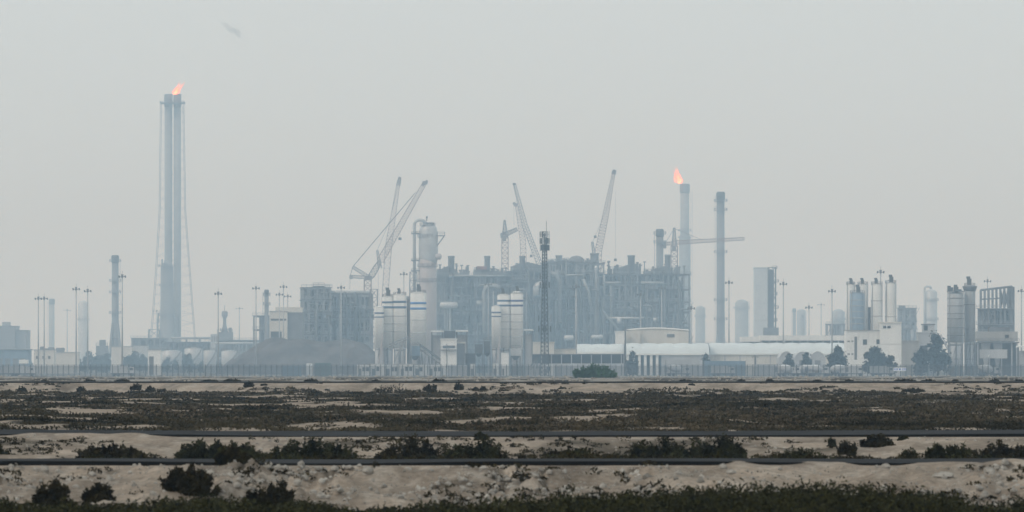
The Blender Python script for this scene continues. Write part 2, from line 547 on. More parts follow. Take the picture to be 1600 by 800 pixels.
road(69.0, 72.3, 1.075, 0.0, 'dark asphalt road crossing nearest to the camera above the stony bank')
road(104.0, 112.8, 0.98, 0.0, 'dark asphalt road crossing between the bushy bank and the scrub field')
road(295.0, 302.5, 1.50, 0.02, 'thin dark road along the top of the sandy berm before the fence')

# ------------------------------------------------------------------ light masts
FLOOD = MB().quadbox([(-0.42, -0.25, -0.32), (0.42, -0.25, -0.32), (0.36, 0.22, -0.2), (-0.36, 0.22, -0.2),
                      (-0.42, -0.25, 0.32), (0.42, -0.25, 0.32), (0.36, 0.22, 0.2), (-0.36, 0.22, 0.2)]).mesh('floodlight')
FLOOD.materials.append(M['steel_dark'])

def light_mast(x, ytop, d, label, head=5.6, n=6, wide=1.0):
    t = Thing('light_mast', label, 'light mast', x, d, 'floodlight masts over the industrial estate')
    H = t.Z(ytop)
    R = head / t.s
    t.part('pole', MB().cyl(0, 0, 0, H - 0.3, 0.3 * wide, 0.16 * wide, 8).cyl(0, 0, 0, 0.25, 0.9, 0.9, 8), 'galvanised')
    f = MB()
    f.cyl(0, 0, H - 1.3, H - 0.1, 0.3, 0.42, 8)
    for k in range(n):
        a = 2 * math.pi * k / n; a2 = 2 * math.pi * (k + 1) / n
        f.tube((0, 0, H - 0.8), (R * math.cos(a), R * math.sin(a), H - 0.9), 0.07, 4)
        f.tube((R * math.cos(a), R * math.sin(a), H - 0.9), (R * math.cos(a2), R * math.sin(a2), H - 0.9), 0.07, 4)
    f.tube((0, 0, H), (0, 0, H + 1.1), 0.05, 4)
    fr = t.part('head_frame', f, 'steel_mid')
    for k in range(n):
        a = 2 * math.pi * (k + 0.5) / n
        share('floodlight', FLOOD, fr, (R * 0.97 * math.cos(a), R * 0.97 * math.sin(a), H - 1.05 + 0.35 * (k % 2)), a + math.pi / 2, (0.62, 0.62, 0.62))
    return t

for a in [
    (60, 463, 2100, 'tall light mast, one of a pair, nearer the stepped grey building'),
    (69, 463, 2100, 'tall light mast, one of a pair, nearer the faint slim chimney'),
    (119, 448, 2000, 'tall light mast on the left edge of the pale domed column'),
    (137, 451, 2000, 'slightly shorter light mast on the right edge of the pale domed column'),
    (191, 428, 1850, 'tall light mast standing just right of the chimney with splayed base'),
    (341, 455, 1900, 'light mast standing alone between the tall twin flare and the earth mound'),
    (400, 447, 2100, 'light mast above the small frame tower beside the earth mound'),
    (436.5, 457, 2300, 'shorter light mast above the white clad shed, leftmost of three'),
    (443, 445, 2300, 'tallest of three light masts clustered above the white clad shed'),
    (449.5, 460, 2400, 'shortest of three light masts clustered above the white clad shed'),
    (533, 446, 2100, 'light mast in front of the dark steel process block behind the mound'),
    (631, 425, 2200, 'light mast rising behind the striped silos beside the banded pipe column'),
    (900, 444, 1900, 'pale light mast in front of the process plant near the tent hall corner'),
    (1001, 457, 2100, 'light mast in front of the process plant above the curved white hall'),
    (1034, 447, 2200, 'light mast in front of the process plant, right of the curved hall'),
    (1080, 478, 2000, 'light mast at the right end of the process plant'),
    (1139, 438, 2000, 'tall light mast just right of the free-standing chimney'),
    (1224, 440, 2000, 'tall light mast right of the slim dark tower with platforms'),
    (1264, 477, 2100, 'short wide-headed light mast above the long white shed'),
    (1300, 451, 1900, 'tall light mast left of the white silos above the tent hall'),
    (1376, 421, 1850, 'light mast rising between the two white silos of the white works'),
    (1543, 436, 2200, 'light mast rising behind the open steel rack'),
    (1596, 451, 2000, 'light mast at the far right edge past the steel rack'),
    (763, 441, 2200, 'slim light mast in front of the plant left of the silo battery'),
]: light_mast(*a)
for a in [
    (105, 483, 4200, 'faint distant light mast left of the pale domed column'),
    (374, 480, 3600, 'faint distant light mast right of the small capped tower'),
    (1283, 474, 3600, 'faint distant light mast between short and tall masts over the tents'),
    (245, 484, 3800, 'faint distant light mast beside the twin flare base'),
]: light_mast(*a, head=6.0, n=6, wide=1.5)

def pole(x, ytop, d, label, mat_='galvanised'):
    t = Thing('pole', label, 'pole', x, d)
    H = t.Z(ytop)
    t.part('shaft', MB().cyl(0, 0, 0, H, 0.34, 0.2, 8), mat_)
    t.part('arm', MB().tube((-0.9, 0, H - 0.3), (0.9, 0, H - 0.3), 0.09).box(-1.1, -0.6, -0.2, 0.2, H - 0.42, H - 0.25).box(0.6, 1.1, -0.2, 0.2, H - 0.42, H - 0.25), mat_)
pole(977, 514, 1700, 'dark lamp pole in front of the curved white hall', 'steel_dark')
pole(771, 455, 2150, 'pale pole just left of the second silo battery')
pole(1180, 556, 1680, 'short dark pole in front of the tent hall wall', 'steel_dark')

# ------------------------------------------------------------------ chimneys, flares, columns
def ladder(mb, x, y, z0, z1, w=0.7):
    mb.tube((x - w / 2, y, z0), (x - w / 2, y, z1), 0.09, 4).tube((x + w / 2, y, z0), (x + w / 2, y, z1), 0.09, 4)
    n = int((z1 - z0) / 2.5)
    for k in range(n):
        z = z0 + (k + 0.5) * (z1 - z0) / n
        mb.tube((x - w / 2, y, z), (x + w / 2, y, z), 0.06, 3)
    return mb

def platform(t, z, r, half=False, mat_='steel_mid', cx=0, cy=0):
    mb = MB()
    n = 12
    mb.lathe(cx, cy, [(r, z), (r, z + 0.2)], n)
    for k in range(n):
        a, b = 2 * math.pi * k / n, 2 * math.pi * (k + 1) / n
        p = (cx + r * math.cos(a), cy + r * math.sin(a), z); q = (cx + r * math.cos(b), cy + r * math.sin(b), z)
        mb.tube((p[0], p[1], z), (p[0], p[1], z + 1.4), 0.08, 4)
        for h in (0.8, 1.4): mb.tube((p[0], p[1], z + h), (q[0], q[1], z + h), 0.07, 4)
    return t.part('platform', mb, mat_)

def chimney(x, w, ytop, d, label, plats=(), base=None, mat_='stack_concrete', cap=True, lad=True, side=-1):
    t = Thing('chimney', label, 'chimney', x, d)
    H, r = t.Z(ytop), w / 2 / t.s
    t.part('shaft', MB().lathe(0, 0, [(r * 1.18, 0), (r * 1.05, H * 0.35), (r, H)], 20), mat_)
    if cap:
        t.part('cap', MB().lathe(0, 0, [(r * 1.02, H - r * 2.2), (r * 1.15, H - r * 2.0), (r * 1.15, H - r * 0.3), (r * 0.9, H + 0.15)], 20), 'steel_dark')
    for py in plats: platform(t, t.Z(py), r * 1.75)
    if lad: t.part('ladder', ladder(MB(), side * r * 1.25, -r * 0.6, 3, H - 2, 1.0), 'steel_mid')
    if base:
        yb, wb = base
        z, R = t.Z(yb), wb / 2 / t.s
        for k in range(4):
            a = math.pi / 4 + math.pi / 2 * k
            mb = MB().tube((R * 1.2 * math.cos(a), R * 1.2 * math.sin(a), 0), (r * math.cos(a), r * math.sin(a), z), 0.7, 6)
            for h in (0.2, 0.45, 0.7):
                q = (R * 1.2) + (r - R * 1.2) * h
                a2 = a + math.pi / 2
                mb.tube((q * math.cos(a), q * math.sin(a), z * h), (q * math.cos(a2), q * math.sin(a2), z * h), 0.35, 4)
            t.part('strut', mb, mat_)
    return t

chimney(180, 10.5, 399, 3300, 'grey chimney with splayed base beside the tall left light mast', (409, 440, 458, 490), (505, 26), side=1)
chimney(81, 8, 467, 4800, 'faint slim chimney right of the paired light masts', (), mat_='steel_light')
chimney(1126, 12, 300, 3300, 'tall free-standing grey chimney right of the tower crane', (315, 329, 395, 470, 500), (522, 24))
chimney(1031, 11, 358, 2950, 'stubby chimney standing on the process plant under the tower crane', (366, 380), mat_='stack_concrete')
chimney(416.5, 6.5, 453, 2700, 'slim stack on the small frame tower left of the white shed', (462, 477))
chimney(1241, 5, 482, 4600, 'faint thin chimney behind the long white shed', ())
chimney(1254, 4, 492, 4600, 'faint short chimney behind the long white shed', ())

def flame(x, y, d, tilt, size, label):
    """tongues of burning gas at a flare tip"""
    t = Thing('flame', label, 'flame', x, d)
    z0 = t.Z(y)
    s = 1 / t.s
    def tongue(dx, dz, h, w, lean, seed, parent, name, mat_):
        rnd = random.Random(seed)
        mb = MB(); o = 0
        n, m = 12, 14
        for i in range(m + 1):
            u = i / m
            r = w * (math.sin(math.pi * min(1, u * 1.25 + 0.14)) ** 0.8 if u < 0.6 else math.sin(math.pi * 0.89) ** 0.8 * 0 + max(0.02, (1 - u) / 0.4 * math.sin(math.pi * 0.88)) ** 0.9 * 1.0 + 0.0)
            cx = dx + lean * u ** 1.3 * h + 0.18 * w * math.sin(u * 7 + seed)
            for k in range(n):
                a = 2 * math.pi * k / n
                rr = max(0.05, r) * (0.8 + 0.4 * rnd.random())
                mb.v.append((cx * s + rr * s * math.cos(a), rr * s * math.sin(a), z0 + (dz + h * u) * s))
        for i in range(m):
            for k in range(n):
                k2 = (k + 1) % n
                mb.f.append((i * n + k, i * n + k2, (i + 1) * n + k2, (i + 1) * n + k)); mb.s.append(True)
        mb.f.append(tuple(range(n))[::-1]); mb.s.append(False)
        mb.f.append(tuple(m * n + k for k in range(n))); mb.s.append(False)
        t.part(name, mb, mat_)
    sg = 1 if tilt > 0 else -1
    for k, (dx, dz, h, w, ln) in enumerate(((0, 0, 0.86, 0.22, 1.0), (0.10, 0.12, 0.9, 0.15, 1.5), (-0.06, 0.05, 0.62, 0.15, 0.5), (0.2, 0.3, 0.62, 0.13, 1.9), (0.02, 0.2, 0.95, 0.10, 0.9), (0.26, 0.1, 0.45, 0.12, 1.2))):
        tongue(dx * sg * size * 0.8, dz * size * 0.6, h * size, w * size, tilt * ln, 1 + k, None, 'flame_tongue', 'flame_outer')
    tongue(0, 0.5, size * 0.55, size * 0.14, tilt, 12, None, 'flame_core', 'flame_inner')

# twin-riser flare inside a slender guyed derrick
t = Thing('flare_stack', 'tall twin-riser flare stack in a slender lattice derrick, flame on top', 'flare stack', 269.5, 4100)
H = t.Z(148)
for px, w in ((263.2, 12.2), (277.2, 11.5)):
    r = w / 2 / t.s
    rs = t.part('riser', MB().lathe(t.X(px), 0, [(r, 0), (r, H)], 20), 'steel_light')
    link('tip', MB().lathe(t.X(px), 0, [(r * 1.0, H - 9), (r * 1.08, H - 8), (r * 1.08, H), (r * 0.85, H + 0.5)], 20).mesh('tip'), 'steel_mid', rs)
edge = [(148 + 12, 251.5, 286.5), (330, 249.5, 289.5), (430, 243.5, 297), (510, 237.5, 303), (560, 233, 307)]
for sx in (0, 1):
    for sy in (-1, 1):
        pts = [(t.X(e[1 + sx]), sy * 9.0 * (0.8 + 0.001 * i * i), t.Z(e[0])) for i, e in enumerate(edge)]
        t.part('derrick_leg', MB().path(pts, 0.18, 4), 'steel_mid')
mbs = {-8: MB(), 8: MB()}
for i in range(24):
    y0, y1 = 160 + i * 15, 160 + (i + 1) * 15
    def e(y, k): return np.interp(y, [a[0] for a in edge], [a[k] for a in edge])
    for sy in (-8, 8):
        mb = mbs[sy]
        mb.tube((t.X(e(y0, 1)), sy, t.Z(y0)), (t.X(e(y1, 2)), sy, t.Z(y1)), 0.05, 3)
        mb.tube((t.X(e(y0, 2)), sy, t.Z(y0)), (t.X(e(y1, 1)), sy, t.Z(y1)), 0.05, 3)
        mb.tube((t.X(e(y0, 1)), sy, t.Z(y0)), (t.X(e(y0, 2)), sy, t.Z(y0)), 0.035, 3)
for mb in mbs.values(): t.part('bracing', mb, 'steel_light')
z = t.Z(162)
t.part('head_platform', MB().box(t.X(251), t.X(288), -9, 9, z, z + 0.4).rail([(t.X(251), -9, z), (t.X(288), -9, z), (t.X(288), 9, z), (t.X(251), 9, z), (t.X(251), -9, z)], 1.5, 0.1), 'steel_mid')
flame(273, 148, 4095, 0.5, 21, 'orange flame blown sideways on top of the twin-riser flare stack')

t = Thing('knockout_tower', 'broad stepped tower at the foot of the twin flare stack', 'tower', 261, 3900)
r = 10.5 / t.s
t.part('shell', MB().lathe(0, 0, [(r * 1.5, 0), (r * 1.5, t.Z(545)), (r * 1.05, t.Z(530)), (r * 0.95, t.Z(418)), (r * 0.6, t.Z(411)), (0.5, t.Z(408))], 20), 'stack_concrete')
for py, k in ((417, 1.35), (447, 1.2), (492, 1.4)): platform(t, t.Z(py), r * k)
for xa, xb, yb, wa, wb, nb in ((249, 252, 490, 6, 4, 8), (276, 274, 495, 6, 4, 8), (240, 241, 515, 9, 7, 5)): t.part('leg_frame', MB().lattice((t.X(xa), 0, 0), (t.X(xb), 0, t.Z(yb)), wa, wb, nb, 0.38), 'steel_mid')
t.part('vent_pipe', MB().tube((t.X(254), -r, t.Z(415)), (t.X(254), -r, t.Z(405)), 0.5, 6).tube((t.X(258), -r, t.Z(415)), (t.X(258), -r, t.Z(407)), 0.4, 6), 'steel_mid')

t = Thing('flare_stack', 'pale single flare stack behind the right end of the process plant', 'flare stack', 1070, 4500)
H, r = t.Z(288), 7 / t.s
t.part('riser', MB().lathe(0, 0, [(r * 1.35, 0), (r * 1.25, t.Z(372)), (r, t.Z(366)), (r * 0.98, H)], 20), 'steel_light')
t.part('tip', MB().lathe(0, 0, [(r, H - 7), (r * 1.12, H - 6), (r * 1.12, H), (r * 0.9, H + 0.4)], 20), 'steel_mid')
for py in (361, 372, 430): platform(t, t.Z(py), r * 1.5)
t.part('ladder', ladder(MB(), r * 1.5, -r, 4, H - 6, 1.2), 'steel_light')
flame(1061.5, 287, 4495, -0.16, 26, 'orange upright flame above the pale flare stack behind the plant')

# pale distant vessels
def column(x, w, ytop, d, label, plats=(), dome=True, mat_='lagging', pipe=None, taper=1.0, cat='column'):
    t = Thing('process_column', label, cat, x, d)
    H, r = t.Z(ytop), w / 2 / t.s
    prof = [(r * taper, 0), (r * taper, H * 0.25), (r, H * 0.4), (r, H - (r * 0.55 if dome else 0.3))]
    if dome: prof += [(r * 0.85, H - r * 0.3), (r * 0.5, H - r * 0.08), (r * 0.1, H)]
    t.part('shell', MB().lathe(0, 0, prof, 24), mat_)
    for py in plats: platform(t, t.Z(py), r * 1.22)
    if pipe:
        px = t.X(pipe)
        pts = [(px, -r * 0.4, 3), (px, -r * 0.4, H + 0.5)]
        for k in range(7):
            a = math.pi * k / 6
            c = px * 0.5
            pts.append((c + (px - c) * math.cos(a), -r * 0.4 * (1 - k / 6), H + 0.5 + abs(px - c) * 0.6 * math.sin(a)))
        t.part('overhead_pipe', MB().path(pts, max(0.7, r * 0.13), 8), mat_)
    else:
        t.part('ladder', ladder(MB(), r * 1.05, -r * 0.5, 3, H - 1, 1.0), 'steel_light')
    return t
column(130, 16, 470, 4700, 'pale domed column standing between two light masts', (500,))
column(1159, 21, 468, 4600, 'pale broad tapering tower right of the free-standing chimney', (482,), taper=1.25, mat_='steel_light')
column(1094, 15, 478, 4700, 'pale narrow tower left of the free-standing chimney', (495,), taper=1.2, mat_='steel_light')
column(1252, 14, 483, 4900, 'faint squat column behind the long white shed', (), mat_='steel_light')
column(1455, 19, 452, 3500, 'domed column with bent overhead pipe behind the white works', (470, 500), pipe=1444.5)
column(1310, 20, 483, 4300, 'faint wide vessel behind the left light mast of the white silos', (500,), mat_='steel_light')

t = Thing('slab_tower', 'tall plain pale slab building beside the slim dark tower', 'building', 1189, 4100)
H = t.Z(420)
t.part('wall', MB().box(t.X(1179), t.X(1199), 0, 18, 0, H), 'lagging')
t.part('parapet', MB().box(t.X(1178.6), t.X(1199.4), -0.4, 18.4, H, H + 1.0), 'steel_light')
for k in range(1, 6): t.part('wall_joint', MB().box(t.X(1179) - 0.06, t.X(1199) + 0.06, -0.08, 18.08, H * k / 6 - 0.15, H * k / 6 + 0.15), 'steel_light')

t = Thing('stair_tower', 'slim dark steel tower with side platforms beside the pale slab', 'tower', 1206, 2900)
H = t.Z(418)
t.part('frame', MB().lattice((0, 0, 0), (0, 0, H), 3.8, 3.8, 14, 0.25), 'steel_dark')
t.part('core', MB().box(t.X(1199.5), t.X(1209), -1.2, 1.2, 0, H - 1), 'steel_dark')
for i, py in enumerate((420, 441, 461, 482, 502)):
    z = t.Z(py); x0, x1 = t.X(1206), t.X(1216 if i % 2 else 1214)
    t.part('platform', MB().box(x0, x1, -2, 2, z, z + 0.25).rail([(x0, -2, z), (x1, -2, z), (x1, 2, z)], 1.4, 0.09), 'steel_dark')
t.part('base_skid', MB().box(t.X(1193), t.X(1216), -5, 5, 0, t.Z(512)), 'steel_mid')

# tall column with the bent overhead pipe
t = Thing('fractionating_column', 'huge pale column with a bent overhead pipe, left end of the plant', 'column', 668, 2600)
r = 14.2 / t.s
t.part('lower_shell', MB().lathe(0, 0, [(r, 0), (r, t.Z(406)), (r * 0.95, t.Z(405))], 28), 'pink_lagging')
R = 15.0 / t.s
t.part('upper_shell', MB().lathe(0.4, 0, [(r * 0.9, t.Z(412)), (R, t.Z(404)), (R, t.Z(368)), (R * 0.96, t.Z(361)), (R * 0.84, t.Z(355.5)), (R * 0.66, t.Z(352.5)), (R * 0.6, t.Z(351))], 28), 'lagging')
t.part('top_flange', MB().lathe(t.X(672), 0, [(R * 0.42, t.Z(352)), (R * 0.42, t.Z(348)), (R * 0.3, t.Z(347.5))], 20), 'steel_mid')
rp = 2.5 / t.s
pts = [(t.X(647.5), -1, t.Z(470)), (t.X(647.5), -1, t.Z(352))]
for k in range(1, 8):
    a = math.pi / 2 * k / 7
    pts.append((t.X(647.5 + 8 * (1 - math.cos(a))), -1, t.Z(352 - 8.0 * math.sin(a))))
pts += [(t.X(660), -1, t.Z(344.3)), (t.X(664), -0.6, t.Z(346.5)), (t.X(667.5), 0, t.Z(352))]
op = t.part('overhead_pipe', MB().path(pts, rp, 10), 'lagging')
link('pipe_support', MB().lattice((t.X(646), 0, 0), (t.X(646), 0, t.Z(425)), 4.2, 3.2, 12, 0.2).mesh('pipe_support'), 'steel_mid', op)
for py in (366, 408, 424):
    z = t.Z(py)
    t.part('pipe_clamp', MB().box(t.X(643), t.X(660), -2.2, 0.5, z, z + 0.5).rail([(t.X(643), -2.2, z), (t.X(660), -2.2, z)], 1.2, 0.08), 'steel_mid')
platform(t, t.Z(353), R * 0.8)
platform(t, t.Z(371), R * 1.05)
platform(t, t.Z(417), r * 1.12)
platform(t, t.Z(440), r * 1.12)
z = t.Z(369)
t.part('davit_platform', MB().box(R * 0.9, t.X(695), -2.5, 2.5, z, z + 0.35).tube((R, -2, z - 4.5), (t.X(694), -2, z), 0.25).rail([(R, -2.5, z), (t.X(695), -2.5, z), (t.X(695), 2.5, z)], 1.8, 0.1), 'steel_mid')
t.part('nozzle', MB().hcyl((r * 0.9, -2, t.Z(401)), (t.X(688), -2, t.Z(401)), 1.4), 'pink_lagging')
t.part('beacon', MB().tube((t.X(667), 0, t.Z(345)), (t.X(667), 0, t.Z(338)), 0.25, 5).box(t.X(667) - 0.4, t.X(667) + 0.4, -0.4, 0.4, t.Z(341), t.Z(338)), 'steel_dark')

# ------------------------------------------------------------------ steel process modules
def module(x0, x1, ytop, d, depth, nb, nl, label, seed, rz=5.0, fill=0.9, name='process_module', cat='process plant', group=None, clad=1.0, dark='steel_mid', rows=3):
    rnd = random.Random(seed)
    xc = (x0 + x1) / 2
    t = Thing(name, label, cat, xc, d, group, rz)
    H = t.Z(ytop)
    W = (x1 - x0) / t.s
    xs = [-W / 2 + W * (i + (rnd.uniform(-0.2, 0.2) if 0 < i < nb else 0)) / nb for i in range(nb + 1)]
    ys = [depth * k / (rows - 1) for k in range(rows)]
    zs = [H * ((k + (rnd.uniform(-0.28, 0.28) if 0 < k < nl else 0)) / nl) for k in range(nl + 1)]
    fr = MB()
    for x in xs:
        for y in ys:
            fr.box(x - 0.32, x + 0.32, y - 0.32, y + 0.32, 0, H)
    for z in zs[1:]:
        for y in ys: fr.box(-W / 2, W / 2, y - 0.2, y + 0.2, z - 0.75, z - 0.12)
        for x in xs: fr.box(x - 0.18, x + 0.18, 0, depth, z - 0.6, z - 0.14)
    for k in range(nl):
        for i in range(nb):
            if rnd.random() < 0.3:
                fr.tube((xs[i], -0.05, zs[k]), (xs[i + 1], -0.05, zs[k + 1]), 0.18, 4)
                if rnd.random() < 0.5: fr.tube((xs[i + 1], -0.1, zs[k]), (xs[i], -0.1, zs[k + 1]), 0.18, 4)
    t.part('frame', fr, 'steel_light' if rnd.random() < 0.4 else 'steel_mid')
    for z in zs[1:]:
        dk = t.part('deck', MB().box(-W / 2 - 0.8, W / 2 + 0.8, -0.9, depth + 0.5, z - 0.1, z + 0.1), dark)
        link('railing', MB().rail([(-W / 2 - 0.8, -0.9, z), (W / 2 + 0.8, -0.9, z)], 1.2, 0.07).mesh('railing'), 'steel_light', dk)
    bw = W / nb
    if nl > 5:                                   # risers, headers and slim vessels standing proud of the front
        for j in range(int(nb * 2.6)):
            x = rnd.uniform(-W / 2 + 0.5, W / 2 - 0.5); z0 = H * rnd.choice([0, 0, 0.2, 0.4]); z1 = min(H * 1.02, z0 + H * rnd.uniform(0.25, 0.75))
            q = rnd.random(); mm = rnd.choice(['steel_light', 'steel_mid', 'steel_dark', 'steel_dark', 'steel_mid'])
            y = -rnd.uniform(1.5, 5)
            if q < 0.5:
                x2 = x + rnd.uniform(-0.25, 0.25) * W
                t.part('riser_pipe', MB().path([(x, y, z0), (x, y, z1 - 1.5), (x + (x2 - x) * 0.3, y, z1), (x2, y, z1), (x2, 1, z1)], rnd.uniform(0.22, 0.6), 7), mm)
            elif q < 0.75:
                x2 = min(W / 2, x + W * rnd.uniform(0.2, 0.6)); zz = H * rnd.uniform(0.15, 0.95)
                t.part('header_pipe', MB().path([(x, 1, zz), (x, y, zz), (x2, y, zz), (x2, y, zz - H * 0.1)], rnd.uniform(0.2, 0.5), 7), mm)
            else:
                r_ = rnd.uniform(0.4, 0.9)
                t.part('slim_vessel', MB().lathe(x, y, [(r_, z0), (r_, z1 - 1), (r_ * 0.6, z1 - 0.3), (0.2, z1)], 14), mm)
    if nl > 5:                                   # fine pipework, ladders and staging, one tangle for each level
        for k in range(nl):
            b = MB()
            for j in range(nb * 7):
                x = rnd.uniform(-W / 2, W / 2); y = rnd.uniform(-1.4, 2.0); z = rnd.uniform(zs[k] + 0.2, zs[k + 1] - 0.3)
                q = rnd.random(); L = rnd.uniform(0.5, 3.2)
                if q < 0.35: b.tube((x, y, z), (min(W / 2 + 0.5, x + L * 1.5), y, z), rnd.uniform(0.06, 0.2), 4)
                elif q < 0.7: b.tube((x, y, zs[k]), (x, y, min(zs[k + 1], z + L)), rnd.uniform(0.06, 0.2), 4)
                elif q < 0.85: b.tube((x, y, zs[k]), (x + L, y, zs[k + 1]), 0.09, 4)
                else: b.box(x - L * 0.3, x + L * 0.3, y, y + 1, zs[k] + 0.1, zs[k] + 0.1 + L * 0.6)
            o_ = t.part('pipework', b, rnd.choice(['steel_light', 'galvanised', 'steel_dark', 'steel_light']))
            o_['kind'] = 'stuff'
    for k in range(nl):
        lh = zs[k + 1] - zs[k] - 0.8
        for i in range(nb):
            if rnd.random() < clad:
                t.part('backing_panel', MB().box(xs[i] + 0.3, xs[i + 1] - 0.3, depth - 0.2, depth + 0.05, zs[k] + 0.1, zs[k + 1] - 0.7), dark)  # rear panels added to darken the module and block sky gaps
            if rnd.random() > fill: continue
            c = (xs[i] + xs[i + 1]) / 2
            z = zs[k] + 0.1
            q = rnd.random()
            y = depth * rnd.uniform(0.15, 0.5)
            mm = rnd.choice(['steel_dark', 'steel_mid', 'steel_mid', 'steel_dark', 'steel_light'])
            if q < 0.28:
                rr = min(lh * rnd.uniform(0.28, 0.45), 2.4)
                t.part('drum', MB().hcyl((xs[i] + 0.8 + rr * 0.4, y, z + rr + 0.5), (xs[i + 1] - 0.8 - rr * 0.4, y, z + rr + 0.5), rr).box(xs[i] + 1.3, xs[i] + 1.8, y - rr, y + rr, z, z + rr * 0.5).box(xs[i + 1] - 1.8, xs[i + 1] - 1.3, y - rr, y + rr, z, z + rr * 0.5), mm)
            elif q < 0.5:
                rr = bw * rnd.uniform(0.16, 0.3)
                t.part('vessel', MB().lathe(c, y, [(rr * 0.5, z), (rr, z + 0.8), (rr, z + lh - 1), (rr * 0.4, z + lh * 0.98)], 14), mm)
            elif q < 0.78:
                b = MB()
                for j in range(rnd.randint(4, 8)):
                    xx = xs[i] + bw * rnd.uniform(0.08, 0.92); rr = rnd.uniform(0.18, 0.5)
                    yy = y + rnd.uniform(-2, 4)
                    if rnd.random() < 0.5: b.tube((xx, yy, z), (xx, yy, z + lh + 0.3), rr, 6)
                    else:
                        zz = z + lh * rnd.uniform(0.2, 0.95)
                        b.path([(xs[i], yy, zz), (c, yy, zz), (c + bw * 0.2, yy, zz), (c + bw * 0.2, yy, z)], rr, 6)
                t.part('pipe_bundle', b, mm)
            else:
                w = bw * rnd.uniform(0.5, 0.86); hh = lh * rnd.uniform(0.5, 0.9)
                t.part('equipment_skid', MB().box(c - w / 2, c + w / 2, y, y + depth * 0.3, z, z + hh).box(c - w * 0.35, c + w * 0.2, y - 0.5, y + 1, z + hh, z + hh * 1.12), mm)
    return t

G = 'steel modules of the process plant'
D0 = 2800
mods = [
    module(684, 741, 430, D0, 46, 5, 8, 'plant module right behind the tall column with bent pipe', 1, group=G),
    module(743, 799, 430, D0, 46, 5, 8, 'plant module behind the battery of striped silos', 2, group=G),
    module(801, 857, 423, D0 - 8, 46, 5, 8, 'plant module directly behind the antenna mast', 3, group=G),
    module(859, 899, 409, D0 + 6, 46, 4, 9, 'tall plant module just right of the antenna mast', 4, group=G),
    module(901, 943, 411, D0 - 4, 46, 4, 9, 'tall plant module below the crane with the single upright boom', 5, group=G),
    module(945, 1009, 428, D0, 46, 6, 8, 'plant module between the upright boom and the stubby chimney', 6, group=G),
    module(1011, 1077, 428, D0 - 6, 46, 6, 8, 'last plant module under the tower crane, by the pale flare', 7, group=G),
]
def on_module(t, name, mb, m): return t.part(name, mb, m)
# roof-top exhaust stacks, filter houses and clutter; each belongs to the module below it
def exhaust(t, px0, px1, ytop, ybase, m='steel_mid', y=12):
    x0, x1 = t.X(px0), t.X(px1); r = (x1 - x0) / 2; c = (x0 + x1) / 2
    z0, z1 = t.Z(ybase), t.Z(ytop)
    s = t.part('exhaust_stack', MB().lathe(c, y, [(r * 1.15, z0), (r, z0 + 2), (r, z1 - 1), (r * 1.1, z1 - 0.8), (r * 1.1, z1)], 16), m)
    return s
def filter_house(t, px0, px1, ytop, ybase, m='steel_mid', slope=1):
    x0, x1 = t.X(px0), t.X(px1); z0, z1 = t.Z(ybase), t.Z(ytop); zm = z0 + (z1 - z0) * 0.62
    a, b = (zm, z1) if slope > 0 else (z1, zm)
    h = t.part('filter_house', MB().quadbox([(x0, 5, z0), (x1, 5, z0), (x1, 20, z0), (x0, 20, z0), (x0, 5, a), (x1, 5, b), (x1, 20, b), (x0, 20, a)]), m)
    link('louvre', MB().box(x0 + 1, x1 - 1, 4.7, 5.2, z0 + 0.5, z0 + (zm - z0) * 0.8).mesh('louvre'), 'steel_dark', h)
def clutter(t, px0, px1, ybase, n, hmax, seed):
    rnd = random.Random(seed)
    for k in range(n):
        x = t.X(rnd.uniform(px0, px1)); y = rnd.uniform(3, 25); z = t.Z(ybase); h = rnd.uniform(0.3, 1) * hmax / t.s
        if rnd.random() < 0.5:
            t.part('vent_pipe', MB().tube((x, y, z), (x, y, z + h), rnd.uniform(0.2, 0.5), 6).box(x - 0.7, x + 0.7, y - 0.4, y + 0.4, z + h - 0.5, z + h), 'steel_mid')
        else:
            w = rnd.uniform(0.8, 2.0)
            t.part('roof_unit', MB().box(x - w, x + w, y, y + 3, z, z + h * 0.5).box(x - w * 0.5, x + w * 0.2, y, y + 2, z + h * 0.5, z + h * 0.75).rail([(x - w, y, z + h * 0.5), (x + w, y, z + h * 0.5)], 1.1, 0.08), 'steel_mid')
m1, m2, m3, m4, m5, m6, m7 = mods
exhaust(m1, 703, 713, 399, 430); filter_house(m1, 690, 703, 415, 430); clutter(m1, 716, 738, 430, 10, 20, 1); clutter(m1, 686, 716, 430, 9, 21, 31)
exhaust(m2, 760, 769, 399, 430); filter_house(m2, 747, 760, 415, 430, 'steel_mid'); clutter(m2, 772, 797, 430, 10, 19, 2); clutter(m2, 744, 772, 430, 9, 22, 32)
m2.part('red_unit', MB().box(m2.X(746), m2.X(761), 2, 4.6, m2.Z(421), m2.Z(416)), 'rust_red')
exhaust(m3, 815, 824, 399, 423); filter_house(m3, 803, 815, 411, 423); filter_house(m3, 826, 848, 409, 423, slope=-1); clutter(m3, 830, 856, 423, 6, 14, 3); clutter(m3, 802, 832, 423, 9, 18, 33)
exhaust(m4, 872, 882, 398, 409); clutter(m4, 860, 872, 409, 4, 5, 4); clutter(m4, 883, 898, 409, 5, 8, 14)
m5.part('dome_hood', MB().lathe(m5.X(905), 14, [(4.0, m5.Z(411)), (3.8, m5.Z(404)), (2.4, m5.Z(400)), (0.5, m5.Z(398.5))], 16), 'steel_mid')
exhaust(m5, 925, 938, 395, 411, y=8); clutter(m5, 908, 924, 411, 6, 9, 5)
exhaust(m6, 985, 996, 398, 428); filter_house(m6, 970, 985, 413, 428); clutter(m6, 946, 960, 428, 6, 24, 6); clutter(m6, 998, 1009, 428, 8, 22, 7); clutter(m6, 962, 998, 428, 10, 22, 36)
